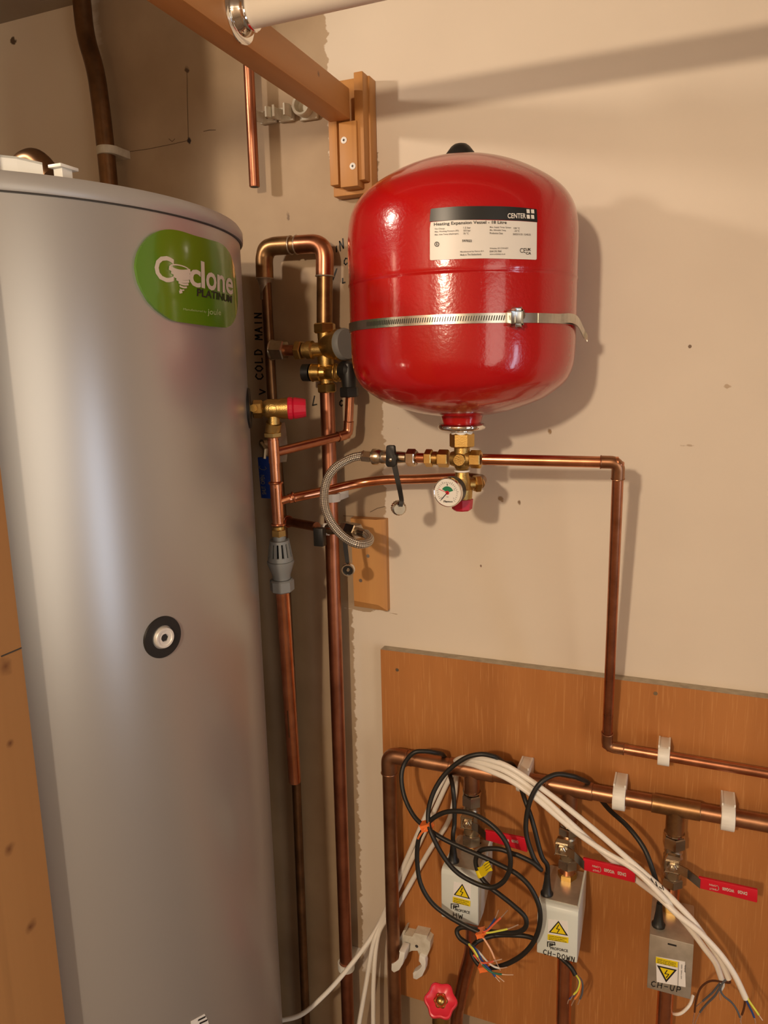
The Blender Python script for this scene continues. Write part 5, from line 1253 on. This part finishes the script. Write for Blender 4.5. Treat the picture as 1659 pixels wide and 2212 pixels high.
tie(*z3(497,712,.134), .0065, .0045, 'orange twist tie gathering the black loops on their left side', [z3(475,745,.142), z3(450,775,.142), z3(430,810,.140)])
tie(*z3(930,1775,.134), .0055, .0035, 'orange twist tie at the bottom of the black loops', [z3(960,1770,.144), z3(985,1758,.145)])
tie(*z3(905,1522,.144), .0042, .003, 'orange twist tie where one black cable ends in bare wires below the HW box', [z3(940,1530,.150)])

# white cables
RW = .0038; RWs = .0031
def wcable(pts, lab):
    q = catmull([P(*p) for p in pts], 7); root = thing('white_cable', q[len(q)//2], lab, 'cable', 'white cables draped over the manifold')
    obj('sheath', MB().tube(q, RW, 14), 'whitecable', root); return root
wA = [(597,2206,.12),(650,2192,.11),(700,2150,.095),(745,2100,.075),(795,2035,.045),(826,1982,.030),(857,1905,.028),(925,1750,.028),(958,1682,.028),(975,1655,.040),(990,1640,.062),(1015,1636,.078),(1050,1640,.088),(1100,1657,.094),(1177,1708,.100),(1268,1779,.104),(1370,1867,.110),(1437,1927,.118),(1465,1955,.122),(1499,1992,.124),(1530,2035,.124),(1557,2075,.124),(1574,2114,.124)]
a_ = wcable(wA, 'uppermost white cable of the bundle, marked in ink beside the right ball valve')
wires(a_, [('wbrown', [(1573,2112,.124),(1577,2122,.122),(1566,2122,.118),(1535,2119,.112),(1513,2135,.108),(1503,2165,.105),(1500,2190,.100),(1496,2216,.098)]), ('wgrey', [(1573,2112,.124),(1560,2125,.124),(1545,2150,.12),(1525,2170,.112),(1510,2190,.106),(1500,2214,.102)])])
mb = MB()
for (x0, y0), (x1, y1) in (((1406,1897),(1412,1908)),((1416,1904),(1420,1914)),((1412,1912),(1420,1914)),((1424,1915),(1430,1920)),((1430,1912),(1434,1924)),((1425,1925),(1434,1924))):
    mb.tube([P(x0, y0, .1195)+ey*.0005, P(x1, y1, .1195)+ey*.0005], .0006, 6)
obj('ink_marks', mb, 'ink', a_)
wB = [(773,2225,.06),(790,2130,.055),(806,2040,.045),(828,1985,.030),(862,1915,.027),(938,1752,.027),(966,1692,.026),(982,1664,.034),(990,1643,.057),(1010,1642,.076),(1048,1650,.088),(1100,1670,.096),(1167,1718,.102),(1235,1780,.104),(1319,1856,.088),(1352,1882,.082),(1380,1905,.090),(1423,1938,.120),(1465,1977,.132),(1508,2011,.134),(1542,2045,.134),(1568,2077,.134),(1590,2112,.134),(1611,2157,.134)]
b_ = wcable(wB, 'lower white cable of the bundle, passing behind the middle red lever and ending furthest right')
wires(b_, [('wblue', [(1609,2152,.134),(1614,2165,.134),(1624,2185,.134),(1630,2200,.134),(1632,2210,.134)]), ('wyellow', [(1612,2152,.135),(1620,2165,.136),(1632,2182,.138),(1640,2194,.138),(1647,2204,.138)]), ('wbrown', [(1607,2153,.133),(1609,2166,.132),(1606,2182,.130),(1602,2194,.128),(1599,2208,.128)])])
wC = [(806,2225,.05),(807,2120,.048),(815,2030,.040),(832,1990,.031),(860,1955,.027),(925,1842,.027),(968,1775,.027),(982,1720,.027),(986,1676,.030),(992,1650,.055),(1015,1650,.078),(1050,1662,.090),(1100,1684,.098),(1157,1724,.104),(1235,1790,.106),(1300,1836,.106),(1370,1878,.1165),(1430,1936,.128),(1460,1970,.116),(1495,2012,.112),(1521,2047,.112),(1546,2081,.112),(1561,2122,.112)]
c_ = wcable(wC, 'middle white cable of the bundle, its end opening into grey and black wires')
wires(c_, [('wgrey', [(1561,2118,.112),(1556,2135,.112),(1562,2150,.112),(1580,2165,.112),(1592,2182,.112),(1599,2200,.112),(1601,2211,.112)]), ('wwhite', [(1561,2118,.112),(1563,2130,.11),(1555,2145,.11),(1556,2160,.11)]), ('wgrey', [(1561,2118,.111),(1552,2128,.11),(1538,2145,.108),(1515,2165,.104),(1503,2175,.100)])])
tag(obj('white_cable', MB().tube(catmull([P(*p) for p in [(1497,2150,.04),(1490,2170,.05),(1475,2186,.055),(1462,2191,.055),(1450,2188,.045)]], 6), .0022, 10), 'whitecable'), 'stub of thin white cable beside the copper pipe under the CH-UP box', 'cable')
